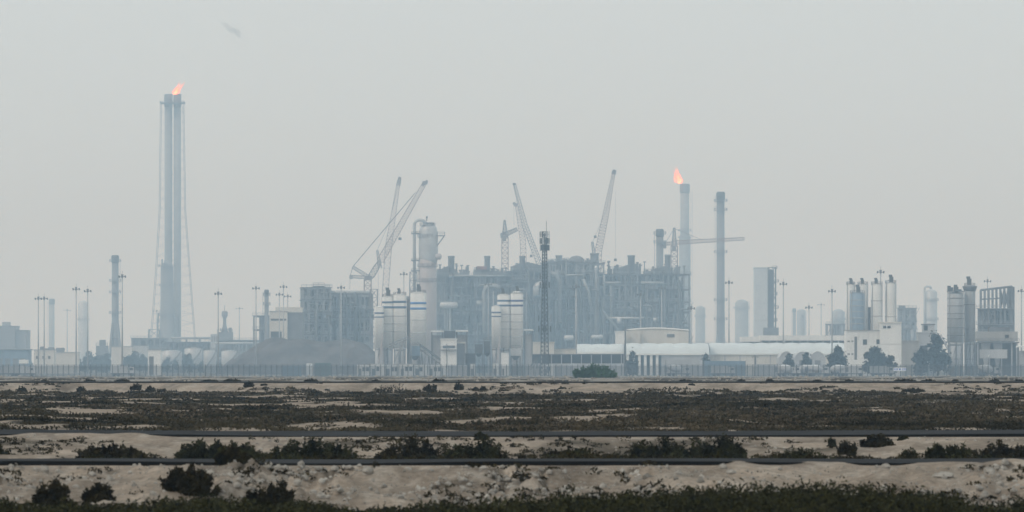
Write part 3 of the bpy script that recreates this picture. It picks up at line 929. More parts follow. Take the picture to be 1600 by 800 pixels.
exhaust(m7, 1043, 1052, 397, 428); filter_house(m7, 1024, 1043, 415, 428); clutter(m7, 1052, 1074, 428, 12, 16, 8); clutter(m7, 1012, 1052, 428, 12, 18, 37)
# big light-coloured ducts and drums on the plant front
def duct(t, pts, r, m='lagging', y=-4):
    t.part('duct', MB().path([(t.X(a), y, t.Z(b)) for a, b in pts], r, 8), m)
duct(m3, [(836, 462), (836, 449), (838, 446), (842, 444.5), (850, 444)], 1.5)
duct(m4, [(860, 428), (866, 429), (870, 433), (872.5, 440), (873, 505)], 1.3, 'steel_light')
duct(m2, [(756, 520), (756, 456), (758, 449), (764, 446), (774, 447), (780, 452)], 1.2, 'steel_light')
duct(m6, [(946, 497), (1032, 497)], 0.6); duct(m6, [(938, 484), (945, 492), (965, 516)], 0.7, 'steel_light')
duct(m6, [(966, 497), (966, 506)], 1.2); duct(m7, [(1022, 497), (1022, 502)], 1.0)
duct(m6, [(942, 442), (968, 442)], 0.6, 'steel_light'); duct(m6, [(942, 430), (942, 462), (955, 462)], 0.5, 'steel_light'); duct(m7, [(1000, 442), (1036, 442)], 0.6, 'steel_light')
m1.part('accumulator', MB().hcyl((m1.X(688), -5, m1.Z(477)), (m1.X(712), -5, m1.Z(477)), 1.6), 'lagging')
duct(m1, [(697, 482), (697, 560)], 0.7, 'steel_light'); duct(m1, [(702, 482), (702, 560)], 0.6, 'steel_light'); duct(m1, [(700, 431), (800, 431)], 0.5, 'steel_light')
duct(m2, [(743, 474), (753, 474)], 1.4, 'steel_light'); duct(m5, [(884, 430), (910, 430)], 0.5, 'steel_light'); duct(m5, [(910, 436), (918, 455), (922, 478)], 0.7, 'steel_light')
m5.part('horizontal_drum', MB().hcyl((m5.X(880), -8, m5.Z(528)), (m5.X(892), -8, m5.Z(528)), 1.3), 'lagging')
m6.part('horizontal_drum', MB().hcyl((m6.X(922), -8, m6.Z(527)), (m6.X(938), -8, m6.Z(526)), 1.0), 'lagging')
duct(m1, [(676, 490), (680, 520)], 0.5, 'rust_red')

# dark process block left of the silos
p1 = module(474, 516, 449, 2450, 30, 4, 7, 'dark steel process block, stepped open top, behind the mound', 21, rz=4, fill=0.95, clad=1.0, dark='steel_dark', name='process_block')
for k, (a, b, c) in enumerate(((476, 488, 455), (490, 508, 446), (509, 516, 449))):
    p1.part('roof_unit', MB().box(p1.X(a), p1.X(b), 6, 14, p1.Z(458), p1.Z(c)).rail([(p1.X(a), 6, p1.Z(c)), (p1.X(b), 6, p1.Z(c))], 1.2, 0.08), 'steel_mid')
p2 = module(517, 582, 459, 2460, 30, 6, 6, 'long dark steel process block behind the mound and light mast', 22, rz=4, fill=0.95, clad=1.0, dark='steel_dark', name='process_block')
p2.part('roof_duct', MB().hcyl((p2.X(519), 6, p2.Z(457)), (p2.X(578), 6, p2.Z(457)), 0.9), 'lagging')
p2.part('corner_tower', MB().lattice((p2.X(584), -2, 0), (p2.X(584), -2, p2.Z(452)), 3, 3, 10, 0.2), 'crane_grey')
for k in range(8): p2.part('cooler_bay', MB().box(p2.X(522 + 7 * k), p2.X(527 + 7 * k), -1.2, 1, p2.Z(464), p2.Z(460.5)), 'steel_light')
module(262, 330, 534, 3150, 20, 7, 3, 'low process block under the elevated pipe rack by the flare', 26, rz=3, fill=0.95, name='process_block', dark='steel_light')
module(206, 262, 528, 3300, 20, 5, 3, 'low process block round the foot of the twin flare stack', 27, rz=3, fill=0.95, name='process_block', dark='steel_light')
module(330, 420, 531, 3200, 20, 8, 3, 'low process block behind the left flank of the mound', 28, rz=3, fill=0.95, name='process_block', dark='steel_light')
module(1078, 1180, 538, 3000, 20, 8, 3, 'low process block behind the tent hall below the free-standing chimney', 29, rz=3, fill=0.95, name='process_block', dark='steel_light')
module(1196, 1330, 530, 3400, 20, 9, 3, 'low distant process block behind the long white shed', 30, rz=3, fill=0.9, name='process_block', dark='steel_light')
p3 = module(397, 421, 493, 2700, 14, 3, 4, 'small steel frame tower at the left of the white clad shed', 23, rz=3, fill=0.7, clad=0.6, name='process_block', dark='steel_light')

t = Thing('clad_shed', 'white clad shed with a dark window strip beside the dark block', 'shed', 440, 2350)
t.part('wall', MB().box(t.X(421), t.X(449), 0, 15, 0, t.Z(487)), 'cream_wall')
t.part('window_strip', MB().box(t.X(423), t.X(447), -0.1, 0.2, t.Z(501), t.Z(498)), 'shade_dark')
t.part('upper_block', MB().box(t.X(430), t.X(471), 2, 18, 0, t.Z(480)), 'cream_wall')
t.part('lower_opening', MB().box(t.X(423), t.X(440), -0.12, 0.2, t.Z(529), t.Z(518)), 'shade_dark')
t.part('side_wall', MB().box(t.X(449.2), t.X(473), 1, 15, 0, t.Z(488)), 'steel_mid')
t.part('roof_edge', MB().box(t.X(420.6), t.X(449.6), -0.3, 15.3, t.Z(487), t.Z(486)), 'steel_light')

# dark block behind the white works
p4 = module(1403, 1430, 481, 2900, 22, 3, 6, 'dark steel block behind the white works tower', 24, rz=-5, fill=1.0, clad=1.0, dark='steel_mid', name='process_block')
p4.part('roof_unit', MB().box(p4.X(1404), p4.X(1414), 4, 12, p4.Z(481), p4.Z(477)).box(p4.X(1420), p4.X(1426), 4, 10, p4.Z(481), p4.Z(484)), 'steel_mid')
p5 = module(1293, 1320, 506, 3000, 14, 4, 4, 'low steel frame behind the tall mast left of the silos', 25, rz=0, fill=0.6, clad=0.5, name='process_block')

# open steel rack on the right
t = module(1529, 1580, 482, 2050, 12, 6, 5, 'open steel rack with a bare framed upper storey beside the grey silos', 31, rz=-7, fill=0.75, clad=0.8, name='steel_rack', cat='steel rack', dark='steel_light')
W0, W1 = t.X(1532), t.X(1581)
za, zb, zc = t.Z(482), t.Z(453), t.Z(447.5)
mb = MB()
for k in range(9):
    x = W0 + (W1 - W0) * k / 8; ztop = zb + (zc - zb) * k / 8
    for y in (0, 6): mb.box(x - 0.28, x + 0.28, y - 0.28, y + 0.28, za, ztop)
for y in (0, 6):
    mb.tube((W0, y, zb), (W1, y, zc), 0.35, 4); mb.tube((W0, y, (za + zb) / 2), (W1, y, (za + zc) / 2), 0.2, 4)
    for k in range(5, 8):
        x = W0 + (W1 - W0) * k / 8; x2 = W0 + (W1 - W0) * (k + 1) / 8
        mb.tube((x, y, za), (x2, y, zc - 1), 0.2, 4); mb.tube((x2, y, za), (x, y, zc - 1), 0.2, 4)
t.part('upper_frame', mb, 'steel_mid')
t.part('stair_shaft', MB().box(t.X(1575), t.X(1584), 1, 9, 0, t.Z(448)), 'steel_mid')

# ------------------------------------------------------------------ cranes
def boom(t, p, q, w, bays, r, m, name='boom', depth=0.0):
    a = (t.X(p[0]), depth, t.Z(p[1])); b = (t.X(q[0]), depth, t.Z(q[1]))
    return t.part(name, MB().lattice(a, b, w * 0.45, w * 0.5, bays, r, wm=w), m)
def line(t, pts, r, m='steel_dark', name='pendant_line', depth=0.0):
    return t.part(name, MB().path([(t.X(a), depth, t.Z(b)) for a, b in pts], r, 4), m)
def hook(t, x, y0, y1):
    mb = MB().tube((t.X(x), 0, t.Z(y0)), (t.X(x), 0, t.Z(y1)), 0.06, 3)
    mb.box(t.X(x) - 0.7, t.X(x) + 0.7, -0.5, 0.5, t.Z(y1 + 4), t.Z(y1))
    t.part('hook_block', mb, 'steel_dark')
def crawler(t, px, w=9.0):
    mb = MB()
    for y in (-3, 3): mb.box(t.X(px) - w / 2, t.X(px) + w / 2, y - 0.7, y + 0.7, 0, 1.6)
    t.part('crawler_track', mb, 'steel_dark')
    t.part('machine_house', MB().box(t.X(px) - w * 0.6, t.X(px) + 2.2, -2.2, 2.2, 1.8, 5.0).box(t.X(px) + 1.6, t.X(px) + 3.4, -2.0, -0.4, 1.8, 4.4), 'crane_paint')

t = Thing('luffing_crane', 'luffing tower crane with long raised jib and back stay, left of column', 'crane', 574.5, 2650)
t.part('tower', MB().lattice((0, 0, 0), (0, 0, t.Z(437)), 3.6, 3.2, 16, 0.24), 'crane_paint')
t.part('slew_house', MB().box(t.X(570), t.X(581), -2, 2, t.Z(438), t.Z(431)), 'crane_grey')
boom(t, (578, 435), (594, 408), 2.6, 6, 0.2, 'crane_grey', 'jib_foot')
t.part('jib', MB().lattice((t.X(594), 0, t.Z(408)), (t.X(663), 0, t.Z(287)), 3.2, 1.8, 30, 0.12), 'crane_paint')
t.part('jib_head', MB().box(t.X(660), t.X(668), -0.8, 0.8, t.Z(288), t.Z(283)).tube((t.X(660), 0, t.Z(290)), (t.X(668), 0, t.Z(282)), 0.6, 5), 'crane_grey')
t.part('counter_jib', MB().lattice((t.X(578), 0, t.Z(434)), (t.X(551), 0, t.Z(417)), 1.6, 1.2, 9, 0.15), 'crane_grey')
t.part('counterweight_arm', MB().lattice((t.X(578), 0, t.Z(434)), (t.X(547), 0, t.Z(432)), 1.4, 1.2, 9, 0.14), 'crane_grey')
t.part('counterweight', MB().box(t.X(546), t.X(551), -1.4, 1.4, t.Z(436), t.Z(430)), 'steel_light')
line(t, [(551, 417), (649, 301)], 0.16); line(t, [(551, 417), (547, 432)], 0.12); line(t, [(547, 434), (546.5, 452)], 0.08)
hook(t, 625, 365, 371)
line(t, [(663, 287), (625, 365)], 0.03)

t = Thing('crawler_crane', 'pale lattice-boom crane leaning behind the luffing crane', 'crane', 594, 3100)
crawler(t, 594)
t.part('boom', MB().lattice((t.X(594), 0, 3), (t.X(607), 0, t.Z(385)), 2.8, 3.4, 22, 0.14).lattice((t.X(607), 0, t.Z(385)), (t.X(622), 0, t.Z(290)), 3.4, 1.6, 18, 0.12), 'crane_paint')
t.part('boom_head', MB().lattice((t.X(622), 0, t.Z(290)), (t.X(625), 0, t.Z(277)), 1.8, 1.0, 3, 0.3), 'crane_grey')
t.part('mast', MB().lattice((t.X(594), 0, t.Z(420)), (t.X(589.5), 0, t.Z(391)), 2.0, 0.8, 6, 0.2), 'crane_grey')
line(t, [(589.5, 391), (609, 345), (624, 281)], 0.08); line(t, [(589.5, 391), (596, 575)], 0.06)

t = Thing('tower_crane', 'small tower crane with short raised jib on the plant roof', 'crane', 789, 3050)
t.part('tower', MB().lattice((0, 0, 0), (0, 0, t.Z(371)), 3.6, 3.4, 26, 0.24), 'crane_paint')
t.part('tower_peak', MB().lattice((0, 0, t.Z(371)), (t.X(788.5), 0, t.Z(344)), 3.0, 0.6, 6, 0.28), 'crane_grey')
t.part('cab', MB().box(t.X(785), t.X(791), -2.4, 0.5, t.Z(377), t.Z(369)), 'crane_grey')
t.part('jib', MB().lattice((t.X(786), 0, t.Z(368)), (t.X(808), 0, t.Z(358)), 2.4, 1.6, 8, 0.25), 'crane_grey')
t.part('counter_jib', MB().lattice((t.X(787), 0, t.Z(368)), (t.X(782.5), 0, t.Z(369)), 2.2, 2.0, 2, 0.25).box(t.X(782), t.X(785), -1.2, 1.2, t.Z(371), t.Z(364)), 'crane_grey')

t = Thing('crawler_crane', 'dark lattice-boom crane leaning towards the antenna mast', 'crane', 850, 2950)
crawler(t, 852)
t.part('boom', MB().lattice((t.X(852), 0, 3), (t.X(843), 0, t.Z(412)), 2.4, 2.8, 24, 0.16).lattice((t.X(843), 0, t.Z(412)), (t.X(820), 0, t.Z(352)), 2.8, 2.6, 13, 0.15).lattice((t.X(820), 0, t.Z(352)), (t.X(804), 0, t.Z(288)), 2.6, 1.2, 13, 0.15), 'crane_grey')
t.part('boom_head', MB().box(t.X(801), t.X(806), -0.8, 0.8, t.Z(289), t.Z(286)), 'steel_dark')
line(t, [(803, 288), (819, 350), (845, 412)], 0.1)
hook(t, 830, 394, 398)
t = Thing('crawler_crane', 'pale fly-jib crane with drooping tip under the dark leaning boom', 'crane', 824, 3150)
crawler(t, 824)
t.part('boom', MB().lattice((t.X(824), 0, 3), (t.X(817), 0, t.Z(375)), 3.2, 3.0, 30, 0.14).lattice((t.X(817), 0, t.Z(375)), (t.X(807), 0, t.Z(320)), 3.0, 1.4, 12, 0.14), 'crane_paint')
t.part('boom_head', MB().lattice((t.X(808), 0, t.Z(322)), (t.X(802), 0, t.Z(317)), 1.4, 1.0, 3, 0.25), 'crane_grey')
line(t, [(803, 319), (803, 352)], 0.06)

t = Thing('crawler_crane', 'lattice-boom crane with single steep boom over the plant middle', 'crane', 930, 2950)
crawler(t, 930)
t.part('boom', MB().lattice((t.X(928), 0, 3), (t.X(935), 0, t.Z(392)), 3.2, 3.4, 26, 0.15).lattice((t.X(935), 0, t.Z(392)), (t.X(946), 0, t.Z(338)), 3.4, 3.0, 12, 0.15).lattice((t.X(946), 0, t.Z(338)), (t.X(958.5), 0, t.Z(272)), 3.0, 1.4, 15, 0.14), 'crane_paint')
t.part('boom_head', MB().lattice((t.X(958.5), 0, t.Z(272)), (t.X(960.5), 0, t.Z(266)), 1.6, 1.2, 2, 0.4), 'crane_grey')
t.part('mast', MB().lattice((t.X(930), 0, t.Z(410)), (t.X(925.5), 0, t.Z(378)), 1.8, 0.8, 6, 0.22), 'crane_grey')
line(t, [(926, 378), (947, 330), (959, 268)], 0.07); hook(t, 961.5, 300, 404); hook(t, 930, 364, 368)

t = Thing('tower_crane', 'flat-top tower crane with long level jib crossing the chimney', 'crane', 1053.5, 3050)
t.part('tower', MB().lattice((0, 0, 0), (0, 0, t.Z(384)), 3.6, 3.4, 24, 0.26), 'crane_paint')
t.part('tower_peak', MB().lattice((0, 0, t.Z(384)), (t.X(1053.5), 0, t.Z(356)), 2.4, 0.8, 7, 0.26), 'crane_grey')
t.part('jib', MB().lattice((t.X(1054), 0, t.Z(379)), (t.X(1163), 0, t.Z(373)), 2.0, 1.4, 28, 0.17), 'crane_paint')
t.part('counter_jib', MB().lattice((t.X(1053), 0, t.Z(380)), (t.X(1037), 0, t.Z(381)), 1.6, 1.6, 5, 0.18), 'crane_paint')
t.part('counterweight', MB().box(t.X(1036), t.X(1041), -1.2, 1.2, t.Z(388), t.Z(377)), 'steel_mid')
t.part('cab', MB().box(t.X(1050), t.X(1056), -2.6, 0, t.Z(392), t.Z(384)), 'crane_grey')
line(t, [(1053.5, 357), (1095, 374)], 0.1); line(t, [(1053.5, 357), (1040, 379)], 0.1)

# ------------------------------------------------------------------ antenna mast
t = Thing('antenna_mast', 'dark lattice telecom mast hung with antenna panels, in front of plant', 'antenna mast', 851, 1650)
H = t.Z(362)
t.part('lattice_tower', MB().lattice((0, 0, 0), (0, 0, t.Z(455)), 2.4, 1.5, 20, 0.16).lattice((0, 0, t.Z(455)), (0, 0, H), 1.5, 1.1, 18, 0.15), 'fence_steel')
t.part('feeder_cable', MB().box(-0.14, 0.14, -0.12, 0.12, 0.5, H - 1), 'fence_steel')
t.part('rod', MB().tube((0.5, 0, H), (0.5, 0, t.Z(345)), 0.06, 4), 'fence_steel')
PANEL = MB().box(-0.22, 0.22, -0.14, 0.14, -0.85, 0.85).mesh('antenna_panel'); PANEL.materials.append(M['fence_steel'])
PANEL2 = MB().box(-0.18, 0.18, -0.12, 0.12, -0.95, 0.95).mesh('antenna_panel'); PANEL2.materials.append(M['silo_grey'])
for y0, y1, R, n, rows in ((361, 392, 1.3, 6, 3), (425, 452, 1.3, 4, 2), (489, 522, 1.75, 4, 2)):
    for k in range(rows):
        z = t.Z(y0 + (k + 0.5) * (y1 - y0) / rows)
        rg = MB()
        for j in range(n):
            a, b = 2 * math.pi * j / n, 2 * math.pi * (j + 1) / n
            rg.tube((R * math.cos(a), R * math.sin(a), z), (R * math.cos(b), R * math.sin(b), z), 0.06, 3).tube((0, 0, z), (R * math.cos(a), R * math.sin(a), z), 0.05, 3)
        ring = t.part('mount_ring', rg, 'fence_steel')
        for j in range(n):
            a = 2 * math.pi * (j + 0.13 * k) / n
            share('antenna_panel', PANEL if (j + k) % 5 else PANEL2, ring, (R * math.cos(a), R * math.sin(a), z), a + math.pi / 2)
t.part('equipment_cabinet', MB().box(-2.5, -1.2, -1, 0.4, 0, 2.2), 'silo_grey')

# ------------------------------------------------------------------ silos
def silo(x0, x1, ytop, ybot, d, label, shell='white_paint', rings=(), stripes=(), stripe='grey_band', kit=1, legs=True, group='silos', roof=0.25, dy=0.0, filt=0.7, sq=0):
    xc = (x0 + x1) / 2
    t = Thing('silo', label, 'silo', xc, d + dy, group)
    def sqr(mb):                                 # rounded-square plan for the bin batteries
        if sq:
            out = []
            for x, y, z in mb.v:
                rr = math.hypot(x, y)
                if rr > 1e-6:
                    c, s_ = abs(x) / rr, abs(y) / rr
                    k = 1 / (c ** sq + s_ ** sq) ** (1 / sq)
                    x, y = x * k, y * k
                out.append((x, y, z))
            mb.v = out
        return mb
    r = (x1 - x0) / 2 / t.s
    zt, zb = t.Z(ytop), t.Z(ybot)
    t.part('shell', sqr(MB().lathe(0, 0, [(r, zb), (r, zt), (r * 0.96, zt + 0.15)], 32)), shell)
    t.part('hopper', sqr(MB().lathe(0, 0, [(r * 0.87, max(1.4, zb - r * 0.4)), (r * 0.99, zb)], 32)), 'silo_grey')
    t.part('roof', sqr(MB().lathe(0, 0, [(r * 1.0, zt + 0.16), (r * 0.55, zt + 0.16 + r * roof * 0.7), (0.15, zt + 0.16 + r * roof)], 32)), shell)
    for y in rings:
        z = t.Z(y)
        t.part('ring', sqr(MB().lathe(0, 0, [(r + 0.02, z - 0.12), (r + 0.09, z - 0.1), (r + 0.09, z + 0.1), (r + 0.02, z + 0.12)], 32)), 'silo_grey' if shell != 'silo_grey' else 'steel_mid')
    for y0, y1 in stripes:
        t.part('stripe', sqr(MB().lathe(0, 0, [(r + 0.012, t.Z(y1)), (r + 0.03, t.Z(y1) + 0.01), (r + 0.03, t.Z(y0) - 0.01), (r + 0.012, t.Z(y0))], 32)), stripe)
    if legs:
        t.part('skirt', sqr(MB().lathe(0, 0, [(r * 0.86, 0), (r * 0.86, zb * 0.96)], 20)), 'silo_grey')
        for k in range(6):
            a = math.pi / 6 + math.pi / 3 * k
            t.part('leg', MB().box(r * 0.95 * math.cos(a) - 0.16, r * 0.95 * math.cos(a) + 0.16, r * 0.95 * math.sin(a) - 0.16, r * 0.95 * math.sin(a) + 0.16, 0, zb + 0.1), 'steel_mid')
        b = MB()
        for k in range(6):
            a, c = math.pi / 6 + math.pi / 3 * k, math.pi / 6 + math.pi / 3 * (k + 1)
            b.tube((r * 0.95 * math.cos(a), r * 0.95 * math.sin(a), zb * 0.1), (r * 0.95 * math.cos(c), r * 0.95 * math.sin(c), zb * 0.9), 0.09, 4)
            b.tube((r * 0.95 * math.cos(a), r * 0.95 * math.sin(a), zb * 0.5), (r * 0.95 * math.cos(c), r * 0.95 * math.sin(c), zb * 0.5), 0.09, 4)
        t.part('leg_bracing', b, 'steel_mid')
    if kit:
        rl = MB()
        n = 16
        for k in range(n):
            a, c = 2 * math.pi * k / n, 2 * math.pi * (k + 1) / n
            p = (r * 0.97 * math.cos(a), r * 0.97 * math.sin(a)); q = (r * 0.97 * math.cos(c), r * 0.97 * math.sin(c))
            rl.tube((*p, zt), (*p, zt + 1.1), 0.05, 3)
            for h in (0.6, 1.1): rl.tube((*p, zt + h), (*q, zt + h), 0.045, 3)
        t.part('railing', rl, 'steel_mid')
        fx = r * 0.1 * (1 if kit % 2 else -1)
        t.part('filter', MB().box(fx - 0.65 * filt, fx + 0.65 * filt, -0.7, 0.7, zt + r * roof * 0.6, zt + r * roof * 0.6 + 2.2 * filt).box(fx - 0.85 * filt, fx + 0.3, -0.4, 0.5, zt + r * roof * 0.6 + 2.2 * filt, zt + r * roof * 0.6 + 2.9 * filt), 'steel_dark')
        t.part('ladder', ladder(MB(), r * 0.72, -r * 0.74, 0.5, zt + 1, 0.55), 'galvanised')
        t.part('fill_pipe', MB().path([(-r * 0.8, -r * 0.66, 1), (-r * 0.8, -r * 0.66, zt + 0.7), (-r * 0.4, -r * 0.3, zt + 1.2), (0, 0, zt + 1.0)], 0.11, 6), 'galvanised')
    return t

D1 = 1800
SG = 'white striped silos of the first battery'
silo(585, 600, 481, 544, D1, 'narrow white silo with two grey stripes, outermost of the first battery', stripes=((488, 490.5), (494.5, 496.5)), kit=0, group=SG, dy=-3, sq=5)
silo(597, 614.5, 465, 544, D1, 'white silo with grey stripes and dark top box, first battery', stripes=((471, 474), (478.5, 482)), kit=1, group=SG, rings=(494, 506, 518), filt=1.0, sq=5)
silo(614.5, 635, 462, 544, D1, 'white silo with grey stripes beside the dark gap, first battery', stripes=((470, 473.5), (478.5, 482)), kit=2, group=SG, rings=(494, 506, 518), sq=5)
silo(641, 666, 459, 544, D1, 'wide white silo with two blue stripes under the tall column', stripes=((472, 475.5), (480.5, 484)), stripe='blue_band', kit=3, group=SG, rings=(500, 520), filt=0.9, sq=5)
SG = 'white striped silos of the second battery'
silo(768, 783, 480, 544, D1, 'low white silo with two grey stripes, second battery', stripes=((487, 489.5), (493.5, 495.5)), kit=0, group=SG, dy=-3, sq=5)
silo(777, 797, 462, 544, D1, 'white silo with grey-blue stripes behind the low one, second battery', stripes=((468.5, 471.5), (476, 479)), kit=4, group=SG, rings=(491, 503, 514, 526), sq=5)
silo(797.5, 817.5, 460, 544, D1, 'white silo with navy stripe at the end of the second battery', stripes=((468.5, 471.5), (476, 479)), stripe='navy_band', kit=5, group=SG, rings=(491, 503, 514, 526), roof=0.5, sq=5)

# dark elevator tower between the first battery silos
t = Thing('elevator_tower', 'dark slim bucket elevator in the gap of the first silo battery', 'elevator', 638, D1 + 4)
t.part('shaft', MB().box(t.X(635.6), t.X(640.6), 0, 1.0, 0, t.Z(468)), 'concrete')
t.part('head', MB().box(t.X(635), t.X(641.5), -0.4, 1.4, t.Z(468), t.Z(463)), 'steel_light')
t.part('pipe', MB().tube((t.X(637), -0.3, 2), (t.X(637), -0.3, t.Z(470)), 0.15, 5), 'steel_mid')

def conveyor(x0, y0, x1, y1, d, w, label, m='steel_mid', legs=3, cover=True):
    t = Thing('conveyor', label, 'conveyor', x0, d)
    a = Vector((0, 0, max(0.4, t.Z(y0)))); b = Vector((t.X(x1), 0, t.Z(y1)))
    fr = MB()
    n = max(4, int((b - a).length / 1.5))
    h = w
    for y in (-0.6, 0.6):
        fr.tube(a + Vector((0, y, 0)), b + Vector((0, y, 0)), 0.1).tube(a + Vector((0, y, -h)), b + Vector((0, y, -h)), 0.1)
        for k in range(n):
            p, q = a.lerp(b, k / n), a.lerp(b, (k + 1) / n)
            fr.tube(p + Vector((0, y, 0)), q + Vector((0, y, -h)), 0.06, 3)
    t.part('truss', fr, m)
    if cover:
        d_ = (b - a)
        mb = MB().quadbox([a + Vector((0, -0.7, 0)), b + Vector((0, -0.7, 0)), b + Vector((0, 0.7, 0)), a + Vector((0, 0.7, 0)),
                           a + Vector((0, -0.6, 0.7)), b + Vector((0, -0.6, 0.7)), b + Vector((0, 0.6, 0.7)), a + Vector((0, 0.6, 0.7))])
        t.part('cover', mb, m)
    else:
        t.part('belt', MB().quadbox([a + Vector((0, -0.5, 0.05)), b + Vector((0, -0.5, 0.05)), b + Vector((0, 0.5, 0.05)), a + Vector((0, 0.5, 0.05)),
                                     a + Vector((0, -0.5, 0.15)), b + Vector((0, -0.5, 0.15)), b + Vector((0, 0.5, 0.15)), a + Vector((0, 0.5, 0.15))]), 'rubber')
    for k in range(legs):
        p = a.lerp(b, (k + 1) / legs * 0.92)
        t.part('leg', MB().tube((p.x - 0.5, -0.6, 0), (p.x, -0.6, p.z - h), 0.12).tube((p.x + 0.5, 0.6, 0), (p.x, 0.6, p.z - h), 0.12), m)
    return t
conveyor(692, 566, 656, 540, D1 - 15, 1.2, 'dark enclosed conveyor sloping down from the blue-striped silo', 'steel_dark')
conveyor(608, 538, 645, 523, D1 - 12, 0.8, 'thin grey conveyor sloping up across the first silo battery', 'steel_light', legs=2, cover=False)
conveyor(615, 566, 632, 528, D1 - 14, 0.7, 'steep lattice conveyor under the first silo battery', 'steel_light', legs=2, cover=False)
conveyor(592, 566, 598, 520, D1 - 14, 0.8, 'near-vertical rusty screw conveyor on the first narrow silo', 'pink_lagging', legs=1, cover=False)
conveyor(775, 572, 781, 524, D1 - 12, 0.8, 'near-vertical rusty screw conveyor on the second battery', 'pink_lagging', legs=1, cover=False)
conveyor(1495, 566, 1470, 523, 1760, 0.9, 'pale conveyor sloping beside the dark tree left of grey silos', 'silo_grey', legs=2, cover=False)
conveyor(829, 574, 840, 560, 1690, 0.8, 'short dark loading chute beside the antenna mast foot', 'steel_dark', legs=1)

def hopper(x0, x1, ytop, ymid, d, label, m='steel_mid'):
    xc = (x0 + x1) / 2
    t = Thing('aggregate_hopper', label, 'hopper', xc, d)
    W = (x1 - x0) / 2 / t.s; zt, zm = t.Z(ytop), t.Z(ymid)
    zb = max(1.2, zm - W * 0.9)
    t.part('bin', MB().quadbox([(-W, -2, zm), (W, -2, zm), (W, 2, zm), (-W, 2, zm), (-W * 1.05, -2.1, zt), (W * 1.05, -2.1, zt), (W * 1.05, 2.1, zt), (-W * 1.05, 2.1, zt)]), m)
    t.part('chute', MB().quadbox([(-W * 0.3, -0.6, zb), (W * 0.3, -0.6, zb), (W * 0.3, 0.6, zb), (-W * 0.3, 0.6, zb), (-W, -2, zm - 0.02), (W, -2, zm - 0.02), (W, 2, zm - 0.02), (-W, 2, zm - 0.02)]), 'steel_dark')
    for sx in (-1, 1):
        for y in (-1.9, 1.9): t.part('leg', MB().box(sx * W * 0.95 - 0.15, sx * W * 0.95 + 0.15, y - 0.15, y + 0.15, 0, zm), 'steel_mid')
    t.part('railing', MB().rail([(-W, -2.1, zt), (W, -2.1, zt)], 1.0, 0.05), 'steel_mid')
    return t
hopper(641, 656, 541, 556, D1 - 6, 'dark blue-grey hopper under the blue-striped silo', 'container_blue')
hopper(742, 754, 538, 552, D1 - 6, 'dark aggregate hopper left of the second silo battery', 'steel_dark')
hopper(756, 766, 533, 552, D1 - 2, 'dark tall hopper touching the second silo battery', 'steel_dark')
hopper(798, 813, 545, 556, D1 - 6, 'grey hopper under the second silo battery', 'silo_grey')

def house(name, label, cat, x0, x1, ytop, d, depth, wall='cream_wall', rz=0.0, wins=(), doors=(), roof=0.3, roofm='concrete', over=0.25, extra=None):
    """flat-roofed building: wall, roof slab, windows and doors given as photograph rectangles"""
    xc = (x0 + x1) / 2
    t = Thing(name, label, cat, xc, d, None, rz)
    W = (x1 - x0) / 2 / t.s / max(0.5, math.cos(math.radians(rz)))
    H = t.Z(ytop)
    t.part('wall', MB().box(-W, W, 0, depth, 0, H - roof), wall)
    t.part('roof', MB().box(-W - over, W + over, -over, depth + over, H - roof + 0.003, H), roofm)
    for a, b, c, e in wins:
        w = t.part('window', MB().box(t.X(a), t.X(b), -0.06, 0.1, t.Z(e), t.Z(c)), 'silo_grey')
        link('pane', MB().box(t.X(a) + 0.1, t.X(b) - 0.1, -0.09, 0.0, t.Z(e) + 0.1, t.Z(c) - 0.1).mesh('pane'), 'glass_dark', w)
    for a, b, c, e in doors:
        t.part('door', MB().box(t.X(a), t.X(b), -0.07, 0.1, max(0.05, t.Z(e)), t.Z(c)), 'shade_dark')
    return t

# control house of the batching plant
t = house('control_house', 'white two-level control house between the silo batteries', 'control house', 688.5, 713.5, 529, D1 - 20, 5, 'white_paint', 0, roofm='white_paint')
t.part('walkway', MB().box(t.X(688), t.X(714), -1.2, -0.02, t.Z(547), t.Z(546)).rail([(t.X(688), -1.2, t.Z(546)), (t.X(714), -1.2, t.Z(546))], 0.9, 0.05), 'steel_mid')
t.part('window', MB().box(t.X(692), t.X(711), -0.06, 0.1, t.Z(544), t.Z(540)), 'glass_dark')
t.part('downpipe', MB().tube((t.X(698), -0.15, 2.4), (t.X(698), -0.15, t.Z(537)), 0.1, 5), 'steel_mid')
t.part('stilt', MB().box(t.X(690), t.X(692), -0.3, 0.3, 0, 2.5), 'steel_mid')
house('shaded_side', 'block painted dark as the shaded right side of the white control house', 'shaded_side', 714.5, 726, 535, D1 - 17, 5, 'steel_mid', 0, roofm='cream_wall')  # shade of the control house's right side, put into a dark wall colour
def canopy(x0, x1, y, d, label, depth=6, thick=0.5, m='white_paint'):
    t = Thing('canopy', label, 'canopy', (x0 + x1) / 2, d)
    z = t.Z(y); X0, X1 = t.X(x0), t.X(x1)
    t.part('roof', MB().quadbox([(X0, 0, z - thick), (X1, 0, z - thick), (X1, depth, z - thick), (X0, depth, z - thick), (X0 + 0.2, 0, z - thick * 0.3), (X1 - 0.2, 0, z - thick * 0.3), (X1 - 0.2, depth, z), (X0 + 0.2, depth, z)]), m)
    for x in (X0 + 0.5, X1 - 0.5):
        for y_ in (0.4, depth - 0.4): t.part('post', MB().box(x - 0.14, x + 0.14, y_ - 0.14, y_ + 0.14, 0, z - thick), 'steel_mid')
    t.part('back_wall', MB().box(X0 + 0.4, X1 - 0.4, depth - 0.25, depth, 0, z - thick - 1.0), 'silo_grey')
canopy(672, 694, 516.5, D1 + 14, 'thin white canopy roof left of the louvred box')
canopy(711, 732, 516, D1 + 14, 'thin white canopy roof right of the louvred box')
